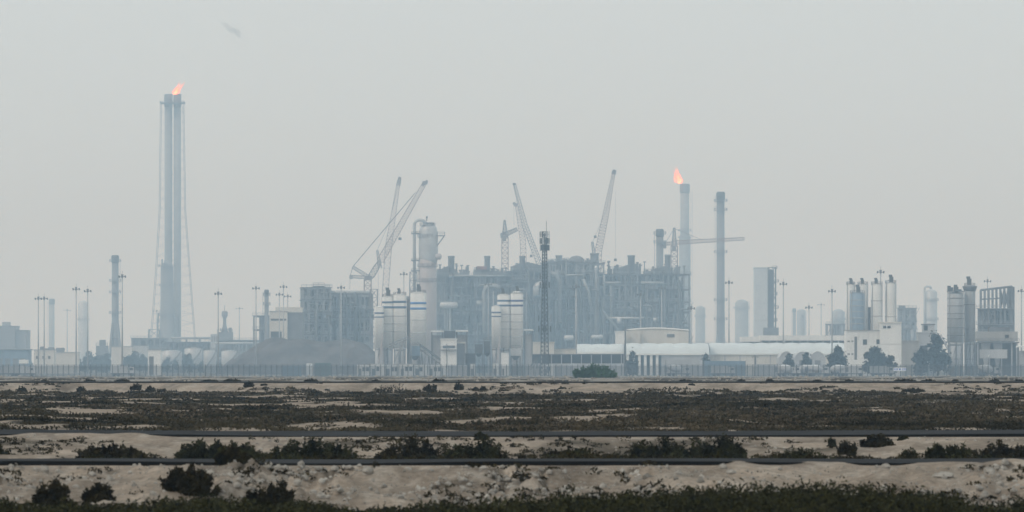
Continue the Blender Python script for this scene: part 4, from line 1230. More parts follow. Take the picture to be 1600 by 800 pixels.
canopy(817.5, 834, 514.5, D1 + 6, 'thin white canopy roof right of the second silo battery')
canopy(1589, 1606, 540, 1660, 'small white canopy at the far right edge', 4)
t = Thing('louvre_box', 'dark louvred cooling box between two white canopies', 'cooling box', 702.5, D1 + 10)
t.part('body', MB().box(t.X(694), t.X(711), 0, 4, 0, t.Z(517)), 'steel_dark')
for k in range(5): t.part('louvre', MB().box(t.X(694.5), t.X(710.5), -0.2, -0.02, t.Z(528 - 2.1 * k), t.Z(527 - 2.1 * k)), 'steel_mid')
t = Thing('door_hut', 'white hut with a dark door under the second silo battery', 'hut', 789, D1 - 16)
t.part('wall', MB().box(t.X(783), t.X(795), 0, 3, 0, t.Z(551)), 'white_paint')
t.part('door', MB().box(t.X(785), t.X(787.5), -0.05, 0.1, 0.1, 2.2), 'shade_dark')
t.part('roof', MB().box(t.X(782.7), t.X(795.3), -0.2, 3.2, t.Z(551) + 0.003, t.Z(551) + 0.15), 'silo_grey')
house('pump_house', 'low dark machine house between control house and hoppers', 'machine house', 727, 742, 552, D1 - 10, 5, 'steel_dark', 0, roofm='steel_mid')

# ------------------------------------------------------------------ long halls and sheds
def tent_hall(x0, x1, yr, ye, d, depth, bays, label, bulge, ymid=None):
    """fabric hall: barrel roof swelling between ribs, low side wall, row of posts"""
    t = Thing('tent_hall', label, 'tent hall', (x0 + x1) / 2, d)
    X0, X1 = t.X(x0), t.X(x1)
    zr, ze = t.Z(yr), t.Z(ye)
    L = X1 - X0
    per, nv = 6, 9
    for b in range(bays):
        mb = MB()
        nx = per
        for i in range(nx + 1):
            u = i / nx
            x = X0 + L * (b + u) / bays
            sw = math.sin(math.pi * u) ** 0.7 * bulge
            for k in range(nv + 1):
                a = math.pi * 0.5 * k / nv * 2
                yy = depth * (0.5 - 0.5 * math.cos(a))
                mb.v.append((x, yy, ze + (zr - ze) * math.sin(a) ** 0.8 + sw * math.sin(a)))
        for i in range(nx):
            for k in range(nv):
                o = i * (nv + 1) + k
                mb.f.append((o, o + nv + 1, o + nv + 2, o + 1)); mb.s.append(True)
        t.part('roof_bay', mb, 'fabric_roof')
    return t, X0, X1, zr, ze
t, X0, X1, zr, ze = tent_hall(901, 975, 538, 551, 1930, 22, 3, 'long white fabric hall over a dark open side, left tent section', 0.2)
for k in range(9):
    x = X0 + (X1 - X0) * k / 8
    t.part('post', MB().box(x - 0.2, x + 0.2, 0.1, 0.5, 0, ze), 'steel_light')
t.part('gutter', MB().box(X0, X1, -0.4, -0.02, ze - 0.4, ze + 0.1), 'white_paint')
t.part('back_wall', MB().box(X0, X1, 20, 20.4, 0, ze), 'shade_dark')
for k in range(4): t.part('stored_bale', MB().box(X0 + 1 + 3.7 * k, X0 + 4 + 3.7 * k, 4, 8, 0, 1.7 + 0.5 * (k % 2)), 'steel_dark')
t, X0, X1, zr, ze = tent_hall(976, 1108, 537, 553, 1925, 24, 5, 'white fabric hall with pale pillars along its open side, middle section', 0.3)
for k in range(6):
    x = X0 + 1 + 2.0 * k
    t.part('pillar', MB().box(x - 0.45, x + 0.45, 0.1, 0.9, 0, ze), 'white_paint')
t.part('gutter', MB().box(X0, X1, -0.4, -0.02, ze - 0.4, ze + 0.1), 'white_paint')
t.part('wall', MB().box(X0 + 12.4, X1, 0.2, 0.6, 0, ze - 0.4), 'silo_grey')
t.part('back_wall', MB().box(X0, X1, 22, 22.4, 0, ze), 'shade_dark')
t, X0, X1, zr, ze = tent_hall(1109, 1322, 536.5, 553, 1935, 26, 9, 'longest white fabric hall behind beige side wall, scalloped ridge', 0.3)
t.part('wall', MB().box(X0, X1, 0.1, 0.5, 0, ze), 'cream_wall')
t.part('gutter', MB().box(X0, X1, -0.4, -0.02, ze - 0.3, ze + 0.1), 'white_paint')
for k in range(1, 9): t.part('buttress', MB().box(X0 + (X1 - X0) * k / 9 - 0.2, X0 + (X1 - X0) * k / 9 + 0.2, -0.15, 0.1, 0, ze - 0.35), 'silo_grey')
# three gable-fronted tents
for i, (a, b, y) in enumerate(((1217, 1241, 549), (1241.3, 1265, 549.5), (1265.3, 1290, 549))):
    t = Thing('gable_tent', ['arched grey tent gable beside the long beige wall', 'arched grey tent gable, middle of three', 'arched grey tent gable next to the dark tree'][i], 'tent', (a + b) / 2, 1890, 'arched tent gables in front of the fabric hall')
    W = (b - a) / 2 / t.s; zt = t.Z(y); ze = t.Z(559)
    mb = MB(); n = 10
    for yy in (0, 18):
        mb.v.append((-W, yy, 0)); mb.v.append((W, yy, 0))
        for k in range(n + 1):
            u = -1 + 2 * k / n
            mb.v.append((-u * W, yy, ze + (zt - ze) * math.cos(u * math.pi / 2) ** 0.8))
    m_ = n + 3
    mb.f.append(tuple([0, 1] + list(range(2, m_)))); mb.s.append(False)
    for k in range(2, m_ - 1): mb.f.append((k, k + m_, k + 1 + m_, k + 1)); mb.s.append(True)
    mb.f.append((1, 1 + m_, 2 + m_, 2)); mb.s.append(False)
    mb.f.append((0, m_ - 1, 2 * m_ - 1, m_)); mb.s.append(False)
    t.part('fabric_shell', mb, 'silo_grey')
    t.part('rib', MB().path([(-math.sin(q * math.pi / 2) * W if False else -q * W, -0.08, ze + (zt - ze) * math.cos(q * math.pi / 2) ** 0.8 + 0.05) for q in [-1 + 0.2 * j for j in range(11)]], 0.12, 5), 'white_paint')
    t.part('entrance', MB().box(-W * 0.35, W * 0.35, -0.06, 0.05, 0.05, ze * 0.85), 'steel_mid')

def strip_shed(x0, x1, y0, y1, d, label, wall, strip=True):
    t = Thing('long_shed', label, 'shed', (x0 + x1) / 2, d)
    X0, X1, H = t.X(x0), t.X(x1), t.Z(y0)
    t.part('wall', MB().box(X0, X1, 0, 18, 0, t.Z(y1)), 'silo_grey')
    t.part('fascia', MB().box(X0 - 0.3, X1 + 0.3, -0.3, 18.3, t.Z(y1) + 0.003, H), wall)
    if strip:
        n = max(3, int((x1 - x0) / 12))
        for k in range(n):
            a = X0 + (X1 - X0) * (k + 0.08) / n; b = X0 + (X1 - X0) * (k + 0.92) / n
            t.part('window', MB().box(a, b, -0.08, 0.1, t.Z(y1 + 3.5), t.Z(y1 + 0.6)), 'glass_dark')
    return t
strip_shed(1190, 1322, 524, 532, 2080, 'long white shed with a dark window strip behind the tents', 'white_paint')
strip_shed(1160, 1189, 526, 534, 2090, 'shorter white shed end left of the long white shed', 'white_paint')
t = Thing('curved_hall', 'large white hall with gently curved roof before the plant', 'hall', 1020, 2020)
X0, X1 = t.X(978), t.X(1076)
mb = MB(); n = 14
for yy in (0, 24):
    for k in range(n + 1):
        u = k / n
        mb.v.append((X0 + (X1 - X0) * u, yy, t.Z(517.5) + (t.Z(513) - t.Z(517.5)) * math.sin(math.pi * (0.12 + u * 0.8)) * 1.0))
    mb.v.append((X1, yy, 0)); mb.v.append((X0, yy, 0))
m_ = n + 3
mb.f.append(tuple(reversed(range(m_)))); mb.s.append(False)
for k in range(m_ - 1): mb.f.append((k, k + 1, k + 1 + m_, k + m_)); mb.s.append(False)
t.part('shell', mb, 'cream_wall')
t.part('roof_edge', MB().path([(X0 + (X1 - X0) * k / n, -0.15, t.Z(517.5) + (t.Z(513) - t.Z(517.5)) * math.sin(math.pi * (0.12 + k / n * 0.8))) for k in range(n + 1)], 0.3, 5), 'white_paint')
t.part('loading_door', MB().box(t.X(1042), t.X(1054), -0.1, 0.1, t.Z(527), t.Z(522)), 'steel_mid')
t.part('side_bay', MB().box(t.X(986), t.X(1000), -2.5, -0.02, 0, t.Z(520)), 'cream_wall')
house('office_block', 'small bright white block at the end of the curved hall', 'office', 962, 978, 517, 2010, 8, 'white_paint', 0, roofm='white_paint')
house('depot', 'cream depot behind the antenna mast foot', 'depot', 832, 866, 534, 1850, 12, 'cream_wall', 0, doors=((836, 842, 553, 566), (852, 860, 553, 566)), roofm='cream_wall')
house('depot', 'lower cream depot wing joining the fabric hall', 'depot', 866.5, 900, 544, 1855, 12, 'cream_wall', 0, doors=((870, 880, 554, 568), (884, 890, 554, 568)), roofm='steel_light')
t = Thing('loading_shelter', 'low dark loading shelter with white bags before the tents', 'shelter', 870, 1760)
X0, X1 = t.X(830), t.X(975); z = t.Z(553)
t.part('roof', MB().box(X0, X1, 0, 8, z - 0.25, z), 'steel_mid')
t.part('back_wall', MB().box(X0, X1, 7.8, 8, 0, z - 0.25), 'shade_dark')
t.part('low_wall', MB().box(X0, X1, -0.4, -0.1, 0, t.Z(568)), 'silo_grey')
for k in range(10): t.part('post', MB().box(X0 + (X1 - X0) * k / 9.3, X0 + (X1 - X0) * k / 9.3 + 0.22, 0.1, 0.3, 0, z - 0.25), 'silo_grey')
for k in range(7): t.part('pallet_stack', MB().box(X0 + 5 + 2.9 * k, X0 + 7.4 + 2.9 * k, 2, 4, 0, 1.6 + 0.6 * ((k * 7) % 3) / 2), ['white_paint', 'silo_grey', 'container_blue'][k % 3])

# ------------------------------------------------------------------ white works on the right
D2 = 1720
t = Thing('works_building', 'white works building with a tall blank tower and small square windows', 'works building', 1365, D2)
X = t.X
t.part('low_wall', MB().box(X(1322), X(1374.9), 0, 10, 0, t.Z(517)), 'white_paint')
t.part('tower_wall', MB().box(X(1375), X(1408), -1.5, 11, 0, t.Z(505)), 'white_paint')
t.part('tower_top', MB().box(X(1374.6), X(1408.4), -1.8, 11.3, t.Z(505) + 0.003, t.Z(503)), 'cream_wall')
t.part('parapet', MB().box(X(1321.6), X(1374.5), -0.25, 10.2, t.Z(517) + 0.003, t.Z(515.6)), 'concrete')
t.part('stair_recess', MB().box(X(1335), X(1339), -0.08, 0.1, t.Z(562), t.Z(526)), 'steel_mid')
for a, b, c, e in ((1348, 1355, 530, 539), (1369, 1374.5, 530, 538), (1324, 1328, 532, 534.5), (1330, 1333.5, 532, 534.5), (1324, 1328, 552, 554.5), (1330, 1333.5, 552, 554.5)):
    w = t.part('window', MB().box(X(a), X(b), -0.07, 0.1, t.Z(e), t.Z(c)), 'silo_grey')
    link('pane', MB().box(X(a) + 0.12, X(b) - 0.12, -0.1, 0.0, t.Z(e) + 0.12, t.Z(c) - 0.12).mesh('pane'), 'glass_dark', w)
for a in (1379.2, 1386): t.part('vent', MB().box(X(a), X(a + 5), -1.62, -1.4, t.Z(513), t.Z(509)), 'shade_dark')
for k in range(5): t.part('pilaster', MB().box(X(1340 + 7.5 * k), X(1341 + 7.5 * k), -0.2, -0.01, t.Z(530), t.Z(517)), 'white_paint')
t.part('tower_joint', MB().box(X(1374.9), X(1408.1), -1.56, -1.48, t.Z(538), t.Z(537.4)), 'concrete')
SG = 'silos of the white works'
silo(1322.5, 1336, 446, 560, D2 + 12, 'white silo half hidden behind the blue ringed silo, outer side', kit=1, group=SG, legs=False)
silo(1340, 1356.5, 446, 560, D2 + 14, 'white silo half hidden behind the blue ringed silo, inner side', kit=2, group=SG, legs=False)
silo(1328, 1351.5, 460, 560, D2 + 5, 'blue-grey ringed silo with machinery on top, white works', shell='silo_blue', rings=(469, 478, 487, 497, 506), kit=3, group=SG, legs=False, filt=0.9)
silo(1361, 1379, 446, 560, D2 + 6, 'plain white silo left of the rising light mast', kit=4, group=SG, legs=False, rings=(470, 494))
silo(1383, 1400.5, 444, 560, D2 + 7, 'plain white silo directly above the blank works tower', kit=5, group=SG, legs=False, rings=(495,), filt=0.9)
t = Thing('elevator_tower', 'dark slim elevator shaft between the white works silos', 'elevator', 1358.5, D2 + 9)
t.part('shaft', MB().box(t.X(1356.8), t.X(1360.6), 0, 1, 0, t.Z(482)), 'steel_mid')
t.part('head', MB().box(t.X(1356.4), t.X(1361), -0.2, 1.2, t.Z(482), t.Z(480)), 'steel_dark')
# grey silos
SG = 'grey silos by the steel rack'
_s = silo(1480, 1506, 460, 535, 1750, 'broad grey ringed silo with cluttered railed top', shell='silo_grey', rings=(466, 478, 490, 498, 512, 524), kit=1, group=SG, filt=0.9)
gsilo = _s
_s2 = silo(1506.5, 1524, 448, 535, 1753, 'narrower taller grey silo with flared railed head', shell='silo_grey', rings=(476, 514), kit=2, group=SG, filt=1.0)
z = _s2.Z(447)
_s2.part('flared_head', MB().lathe(0, 0, [(1.75, z - 1.6), (2.25, z - 0.3), (2.25, z)], 20), 'steel_mid')
t = gsilo
z = t.Z(459.5)
t.part('work_deck', MB().lathe(0, 0, [(2.72, z + 0.75), (2.72, z + 0.95)], 20), 'steel_dark')
for a, b in ((1483, 446.5), (1487, 449), (1493, 447), (1500, 452)): t.part('filter', MB().box(t.X(a) - 0.5, t.X(a) + 0.5, 0, 1, z + 0.96, t.Z(b)), 'steel_dark')

# batching plant beside the rack
t = Thing('batching_plant', 'grey batching plant with stacked panels and hoppers below the rack', 'batching plant', 1557, 1720)
X = t.X
t.part('upper_bin', MB().box(X(1545), X(1578), 0, 4, t.Z(518), t.Z(511)), 'steel_mid')
t.part('bin_wall', MB().box(X(1526), X(1590), -0.5, 5, t.Z(533), t.Z(518) - 0.01), 'concrete')
t.part('service_window', MB().box(X(1570), X(1576), -0.6, -0.45, t.Z(528), t.Z(523)), 'shade_dark')
t.part('walkway', MB().box(X(1524), X(1592), -1.2, 0, t.Z(536), t.Z(534)).rail([(X(1524), -1.2, t.Z(534)), (X(1592), -1.2, t.Z(534))], 1.0, 0.05), 'steel_mid')
for a in (1527, 1545, 1564, 1580, 1588): t.part('leg', MB().box(X(a), X(a + 2), 0, 0.4, 0, t.Z(536)), 'silo_grey')
t.part('lower_panel', MB().box(X(1530), X(1573), -2, -1.6, t.Z(560), t.Z(546)), 'silo_grey')
t.part('back_wall', MB().box(X(1526), X(1590), 4.6, 5, 0, t.Z(536)), 'steel_dark')
for a in (1534, 1552): t.part('hopper', MB().quadbox([(X(a + 5), 1, 2.4), (X(a + 9), 1, 2.4), (X(a + 9), 2, 2.4), (X(a + 5), 2, 2.4), (X(a), 0.2, t.Z(536) - 0.05), (X(a + 14), 0.2, t.Z(536) - 0.05), (X(a + 14), 3.4, t.Z(536) - 0.05), (X(a), 3.4, t.Z(536) - 0.05)]), 'silo_grey')
t.part('marker', MB().tube((X(1543), -2.1, t.Z(558)), (X(1545), -2.1, t.Z(554)), 0.12, 4), 'white_paint')
house('tank_house', 'small grey house with a dark window left of the grey silos', 'house', 1434, 1462, 519, 1800, 6, 'silo_grey', 0, roofm='silo_grey', doors=((1437, 1449, 540, 560),))
house('plant_room', 'small roof-top plant room above the grey house by the tree', 'plant room', 1442, 1460, 506, 1804, 5, 'silo_grey', 0, wins=((1443, 1450, 508, 517),), roofm='steel_mid')
house('wall_block', 'low grey walled yard between the blank works tower and tree', 'walled yard', 1409, 1436, 532, 1790, 6, 'concrete', 0, roofm='concrete')

# ------------------------------------------------------------------ low plant on the left
t = Thing('stepped_building', 'large stepped grey building at the left edge', 'building', 15, 3300)
t.part('tall_wall', MB().box(t.X(-30), t.X(23.5), 0, 30, 0, t.Z(510)), 'stack_concrete')
t.part('low_wall', MB().box(t.X(23.6), t.X(41), 2, 28, 0, t.Z(516.5)), 'stack_concrete')
t.part('parapet', MB().box(t.X(-30), t.X(24), -0.5, 30.5, t.Z(510) + 0.01, t.Z(509)), 'steel_mid')
t.part('roof_plant', MB().box(t.X(2), t.X(12), 6, 20, t.Z(509) + 0.01, t.Z(503)), 'steel_light')
t.part('low_parapet', MB().box(t.X(24.1), t.X(41.4), 1.5, 28.5, t.Z(516.5) + 0.01, t.Z(515.6)), 'steel_mid')
for k in range(3): t.part('wall_joint', MB().box(t.X(-30), t.X(23.6), -0.1, 0.1, t.Z(520 + 11 * k), t.Z(519.4 + 11 * k)), 'steel_mid')
t = Thing('dark_shed', 'long dark low shed in front of the stepped grey building', 'shed', 10, 2400)
t.part('wall', MB().box(t.X(-40), t.X(45), 0, 14, 0, t.Z(547)), 'container_blue')
t.part('roof', MB().quadbox([(t.X(-41), -0.5, t.Z(547)), (t.X(47.5), -0.5, t.Z(547)), (t.X(47.5), 15, t.Z(547)), (t.X(-41), 15, t.Z(547)), (t.X(-41), -0.4, t.Z(546)), (t.X(47), -0.4, t.Z(546)), (t.X(45), 15, t.Z(545)), (t.X(-41), 15, t.Z(545))]), 'steel_dark')
for k in range(6): t.part('bay_door', MB().box(t.X(-28 + 12 * k), t.X(-20 + 12 * k), -0.08, 0.1, 0.1, t.Z(560)), 'steel_mid')
house('white_block', 'pale low block behind the trees under the paired light masts', 'building', 53, 84, 546, 2500, 10, 'cream_wall', 0, roofm='steel_light', wins=((56, 60, 556, 561), (66, 70, 556, 561), (75, 79, 556, 561)))
house('white_block', 'pale low block with dark roof machinery near the faint chimney', 'building', 84.5, 122, 550, 2560, 10, 'cream_wall', 0, roofm='silo_grey')
t = Thing('roof_machinery', 'dark pipe machinery on a frame behind the pale low blocks', 'machinery', 74, 2620)
for a, b, c in ((63, 67, 544), (68, 75, 547), (76, 84, 545), (88, 100, 546)):
    t.part('unit', MB().box(t.X(a), t.X(b), 0, 3, 0, t.Z(c)).hcyl((t.X(a), 1, t.Z(c)), (t.X(b), 1, t.Z(c)), 0.8), 'steel_mid')
house('tank_block', 'white block below the splayed chimney behind dark trees', 'building', 174, 206, 541, 2900, 14, 'cream_wall', 0, roofm='steel_light')
house('tank_block', 'pale block at the foot of the twin flare', 'building', 206.5, 230, 539, 3100, 14, 'silo_grey', 0, roofm='steel_mid')
t = Thing('hut', 'white hut at the fence right of the twin flare base', 'hut', 238, 1900)
t.part('wall', MB().box(t.X(231), t.X(251), 0, 4, 0, t.Z(547)), 'white_paint')
t.part('roof', MB().box(t.X(230.5), t.X(251.5), -0.2, 4.2, t.Z(547) + 0.003, t.Z(546)), 'silo_grey')
t.part('door', MB().box(t.X(233), t.X(240), -0.06, 0.1, 0.1, t.Z(557)), 'steel_mid')
t = Thing('compressor_frame', 'dark stepped machine frame left of the splayed chimney', 'machine frame', 160, 3200)
t.part('frame', MB().box(t.X(150), t.X(168), 0, 8, 0, t.Z(540)).box(t.X(155), t.X(164), 1, 7, t.Z(540) + 0.01, t.Z(531)), 'steel_mid')
t.part('railing', MB().rail([(t.X(150), 0, t.Z(540)), (t.X(168), 0, t.Z(540))], 1.5, 0.1), 'steel_dark')

def pipe_rack(x0, x1, y, d, label, lv=3, seed=1, m='steel_light'):
    t = Thing('pipe_rack', label, 'pipe rack', (x0 + x1) / 2, d)
    X0, X1, H = t.X(x0), t.X(x1), t.Z(y)
    n = max(3, int((X1 - X0) / 8))
    f = MB()
    for k in range(n + 1):
        x = X0 + (X1 - X0) * k / n
        for yy in (0, 8): f.box(x - 0.3, x + 0.3, yy - 0.3, yy + 0.3, 0, H)
        for j in range(lv): f.box(x - 0.25, x + 0.25, 0, 8, H * (0.45 + 0.55 * j / max(1, lv - 1)) - 0.5, H * (0.45 + 0.55 * j / max(1, lv - 1)))
    t.part('frame', f, 'steel_mid')
    rnd = random.Random(seed)
    for j in range(lv):
        z = H * (0.45 + 0.55 * j / max(1, lv - 1))
        for k in range(4):
            r = rnd.uniform(0.3, 0.7)
            t.part('pipe', MB().tube((X0 - 1, 0.8 + 2 * k, z + r), (X1 + 1, 0.8 + 2 * k, z + r), r, 8), rnd.choice([m, 'steel_mid', 'lagging']))
    return t
pipe_rack(270, 332, 530, 3200, 'elevated pipe rack right of the twin flare base', 3, 1)
pipe_rack(338, 412, 538, 3000, 'lower pipe rack running behind the mound foot', 2, 2)
pipe_rack(1085, 1175, 540, 2700, 'pipe rack at the foot of the free-standing chimney', 3, 3)
def tank(x0, x1, ytop, d, label, m='lagging'):
    t = Thing('storage_tank', label, 'tank', (x0 + x1) / 2, d)
    r = (x1 - x0) / 2 / t.s; H = t.Z(ytop)
    t.part('shell', MB().lathe(0, 0, [(r, 0), (r, H), (r * 0.98, H + 0.1)], 32), m)
    t.part('roof', MB().lathe(0, 0, [(r, H + 0.1), (r * 0.6, H + r * 0.1), (0.2, H + r * 0.14)], 32), m)
    t.part('stairway', MB().path([(r * 1.02 * math.sin(a), -r * 1.02 * math.cos(a), H * (a + 1.2) / 2.4) for a in [-1.2 + 0.2 * k for k in range(13)]], 0.4, 4), 'steel_mid')
    t.part('railing', MB().rail([(r * math.sin(a), -r * math.cos(a), H) for a in [-1.5 + 0.3 * k for k in range(11)]], 1.2, 0.08), 'steel_mid')
tank(252, 284, 549, 2800, 'white storage tank behind the trees below the twin flare')
tank(288, 316, 545, 2850, 'white storage tank below the elevated pipe rack')
tank(318, 338, 548, 2750, 'small white storage tank beside the lone light mast')
tank(346, 372, 549, 2700, 'low white storage tank behind the mound foot')
t = Thing('capped_tower', 'small tower with a flared cap rising over the pipe racks', 'tower', 351, 3300)
r = 2.4 / t.s
t.part('shaft', MB().lathe(0, 0, [(r * 2.6, 0), (r * 2.4, t.Z(520)), (r * 1.1, t.Z(508)), (r, t.Z(498)), (r * 1.9, t.Z(494)), (r * 2.1, t.Z(488)), (r * 1.2, t.Z(486))], 16), 'stack_concrete')
platform(t, t.Z(517), r * 3.0)
t.part('side_frame', MB().box(t.X(340), t.X(364), -4, 4, 0, t.Z(519)).rail([(t.X(340), -4, t.Z(519)), (t.X(364), -4, t.Z(519))], 1.6, 0.1).box(t.X(358), t.X(362), -2, 2, t.Z(519), t.Z(512)), 'steel_mid')
t.part('antenna', MB().tube((0, 0, t.Z(486)), (0, 0, t.Z(477)), 0.15, 4), 'steel_mid')
t = Thing('skid_house', 'pale open-sided machine house left of the capped tower', 'machine house', 334, 3050)
t.part('wall', MB().box(t.X(329), t.X(341), 0, 6, 0, t.Z(522)), 'silo_grey')
for a in (330.5, 334.5, 338): t.part('opening', MB().box(t.X(a), t.X(a + 1.8), -0.1, 0.1, t.Z(534), t.Z(525)), 'steel_mid')

# ------------------------------------------------------------------ earth mound
def mound():
    d = 2150; s = F / d
    prof = [(340, 583), (362, 562), (378, 552), (396, 541), (416, 531), (432, 526.5), (452, 528), (470, 530), (492, 533), (515, 534), (540, 531), (556, 533), (572, 540), (588, 552), (606, 583)]
    px = np.linspace(334, 612, 90); py = np.interp(px, [p[0] for p in prof], [p[1] for p in prof])
    hx = (px - 800) / s; hz = np.maximum(0, CZ - (py - HY) / s)
    ny = 40; yy = np.linspace(-26, 26, ny)
    Xg, Yg = np.meshgrid(hx, yy)
    w = np.cos(np.clip(yy / 26, -1, 1) * math.pi / 2)[:, None] ** 0.9
    Z = hz[None, :] * w
    Z = Z + (fbm(Xg / 6.0, Yg / 6.0, 51, 5) - 0.5) * 4.2 * np.minimum(1, Z / 3.0) - 0.3
    V = np.stack([Xg, Yg + d, Z], -1).reshape(-1, 3); nc = len(hx)
    me = bpy.data.meshes.new('mound')
    me.from_pydata(V.tolist(), [], [(r * nc + c, r * nc + c + 1, (r + 1) * nc + c + 1, (r + 1) * nc + c) for r in range(ny - 1) for c in range(nc - 1)])
    me.polygons.foreach_set('use_smooth', [True] * len(me.polygons))
    tag(link('earth_mound', me, 'mound_earth'), 'long heap of grey-brown earth before the dark process blocks', kind='structure')
mound()

# ------------------------------------------------------------------ cabins, containers and vehicles behind the fence
def cabin(x0, x1, ytop, d, label, wall='white_paint', win=2, door=True, group='portable cabins behind the fence', ribs=True):
    t = Thing('portable_cabin', label, 'cabin', (x0 + x1) / 2, d, group)
    X0, X1, H = t.X(x0), t.X(x1), t.Z(ytop)
    t.part('body', MB().box(X0, X1, 0, 2.6, 0.15, H), wall)
    t.part('roof', MB().box(X0 - 0.12, X1 + 0.12, -0.15, 2.75, H + 0.003, H + 0.14), 'silo_grey')
    L = X1 - X0
    if door: t.part('door', MB().box(X0 + L * 0.1, X0 + L * 0.1 + 0.9, -0.05, 0.05, 0.2, min(2.2, H - 0.3)), 'steel_mid')
    for k in range(win):
        a = X0 + L * (0.42 + 0.3 * k)
        w = t.part('window', MB().box(a, a + 0.95, -0.05, 0.05, H * 0.42, H * 0.8), 'silo_grey')
        link('pane', MB().box(a + 0.08, a + 0.87, -0.07, 0.0, H * 0.42 + 0.08, H * 0.8 - 0.08).mesh('pane'), 'glass_dark', w)
    t.part('skid', MB().box(X0 + 0.2, X0 + 0.5, 0.1, 2.5, 0, 0.15).box(X1 - 0.5, X1 - 0.2, 0.1, 2.5, 0, 0.15), 'steel_dark')
for i, (a, b, y, w, lab) in enumerate([
    (558, 577, 570, 2, 'white portable cabin at the left end of the cabin row'),
    (579, 600, 569, 1, 'white portable cabin below the narrow first-battery silo'),
    (602, 622, 570, 2, 'white portable cabin below the twin grey-striped silos'),
    (624, 645, 569, 2, 'white portable cabin below the dark gap between silos'),
    (647, 667, 570, 1, 'white portable cabin below the blue-striped silo'),
    (669, 690, 570, 2, 'white portable cabin at the right end of the cabin row'),
    (770, 779, 568, 0, 'small white cabin under the second silo battery'),
    (848, 864, 569, 1, 'white cabin behind the fence left of the round green bush'),
    (735, 742, 569, 0, 'narrow white cabin below the dark hoppers')]):
    cabin(a, b, y, 1655 + 2 * (i % 3), lab, win=w)
def container(x0, x1, ytop, d, label, m):
    t = Thing('shipping_container', label, 'container', (x0 + x1) / 2, d)
    X0, X1, H = t.X(x0), t.X(x1), t.Z(ytop)
    t.part('body', MB().box(X0, X1, 0, 2.4, 0.1, H), m)
    r = MB()
    n = max(4, int((X1 - X0) / 0.5))
    for k in range(n):
        x = X0 + (X1 - X0) * (k + 0.25) / n
        r.box(x, x + (X1 - X0) / n * 0.5, -0.06, -0.003, 0.3, H - 0.2)
    t.part('corrugation', r, m)
    t.part('corner_post', MB().box(X0 - 0.05, X0 + 0.12, -0.08, 0.1, 0, H + 0.05).box(X1 - 0.12, X1 + 0.05, -0.08, 0.1, 0, H + 0.05), 'steel_mid')
container(492, 517, 567, 1652, 'dark green container behind the fence at the mound', 'container_green')
container(440, 471, 572, 1650, 'low pale blue container behind the fence at the mound', 'container_blue')
container(478, 489, 568, 1654, 'short white container beside the dark green one', 'white_paint')
container(1100, 1165, 564, 1680, 'long dark container row below the beige wall', 'container_blue')
container(1040, 1098, 562, 1690, 'long grey container left of the dark container row', 'silo_grey')
container(868, 892, 571, 1660, 'pale container half hidden by the round green bush', 'silo_grey')
container(700, 730, 571, 1660, 'grey container below the control house', 'silo_grey')
container(1180, 1215, 569, 1665, 'grey container below the right of the beige wall', 'silo_grey')

WHEEL = MB().hcyl((0, -0.14, 0), (0, 0.14, 0), 0.48, 14).mesh('wheel'); WHEEL.materials.append(M['rubber'])
def truck(x, d, label, body='truck_white', mixer=False, flip=1, L=7.0):
    t = Thing('truck', label, 'truck', x, d, 'vehicles parked behind the fence')
    f = flip
    def bx(a, b, *r): return MB().box(min(a * f, b * f), max(a * f, b * f), *r)
    t.part('chassis', bx(-L / 2, L / 2, -0.9, 0.9, 0.55, 0.85), 'steel_dark')
    c0, c1 = L / 2 - 1.9, L / 2
    pts = [(c0 * f, -1.1, 0.86), (c1 * f, -1.1, 0.86), (c1 * f, 1.1, 0.86), (c0 * f, 1.1, 0.86), (c0 * f, -1.05, 2.7), ((c1 - 0.35) * f, -1.05, 2.7), ((c1 - 0.35) * f, 1.05, 2.7), (c0 * f, 1.05, 2.7)]
    t.part('cab', MB().quadbox(pts), body)
    t.part('side_window', bx(c0 + 0.5, c1 - 0.5, -1.13, -1.0, 1.75, 2.4), 'glass_dark')
    if mixer:
        a, b = Vector((-(L / 2 - 0.4) * f, 0, 2.6)), Vector(((c0 - 0.3) * f, 0, 1.9))
        mb = MB().path([a, a.lerp(b, 0.25), a.lerp(b, 0.6), a.lerp(b, 0.85), b], 0.5, 12)
        n = 12
        for i, rr in enumerate((0.45, 0.9, 1.15, 0.95, 0.4)):
            c = [a, a.lerp(b, 0.25), a.lerp(b, 0.6), a.lerp(b, 0.85), b][i]
            for k in range(n):
                v = Vector(mb.v[i * n + k]); mb.v[i * n + k] = tuple(c + (v - c) * (rr / 0.5))
        t.part('drum', mb, body)
        t.part('chute', bx(-L / 2 - 0.5, -L / 2 + 0.3, -0.3, 0.3, 1.2, 2.6), 'steel_mid')
    else:
        t.part('cargo_box', bx(-L / 2, c0 - 0.2, -1.15, 1.15, 0.9, 3.0), body)
    for wx in (-L / 2 + 0.9, -L / 2 + 2.1, c1 - 0.9):
        for y in (-0.95, 0.95): share('wheel', WHEEL, t.o, (wx * f, y, 0.48))
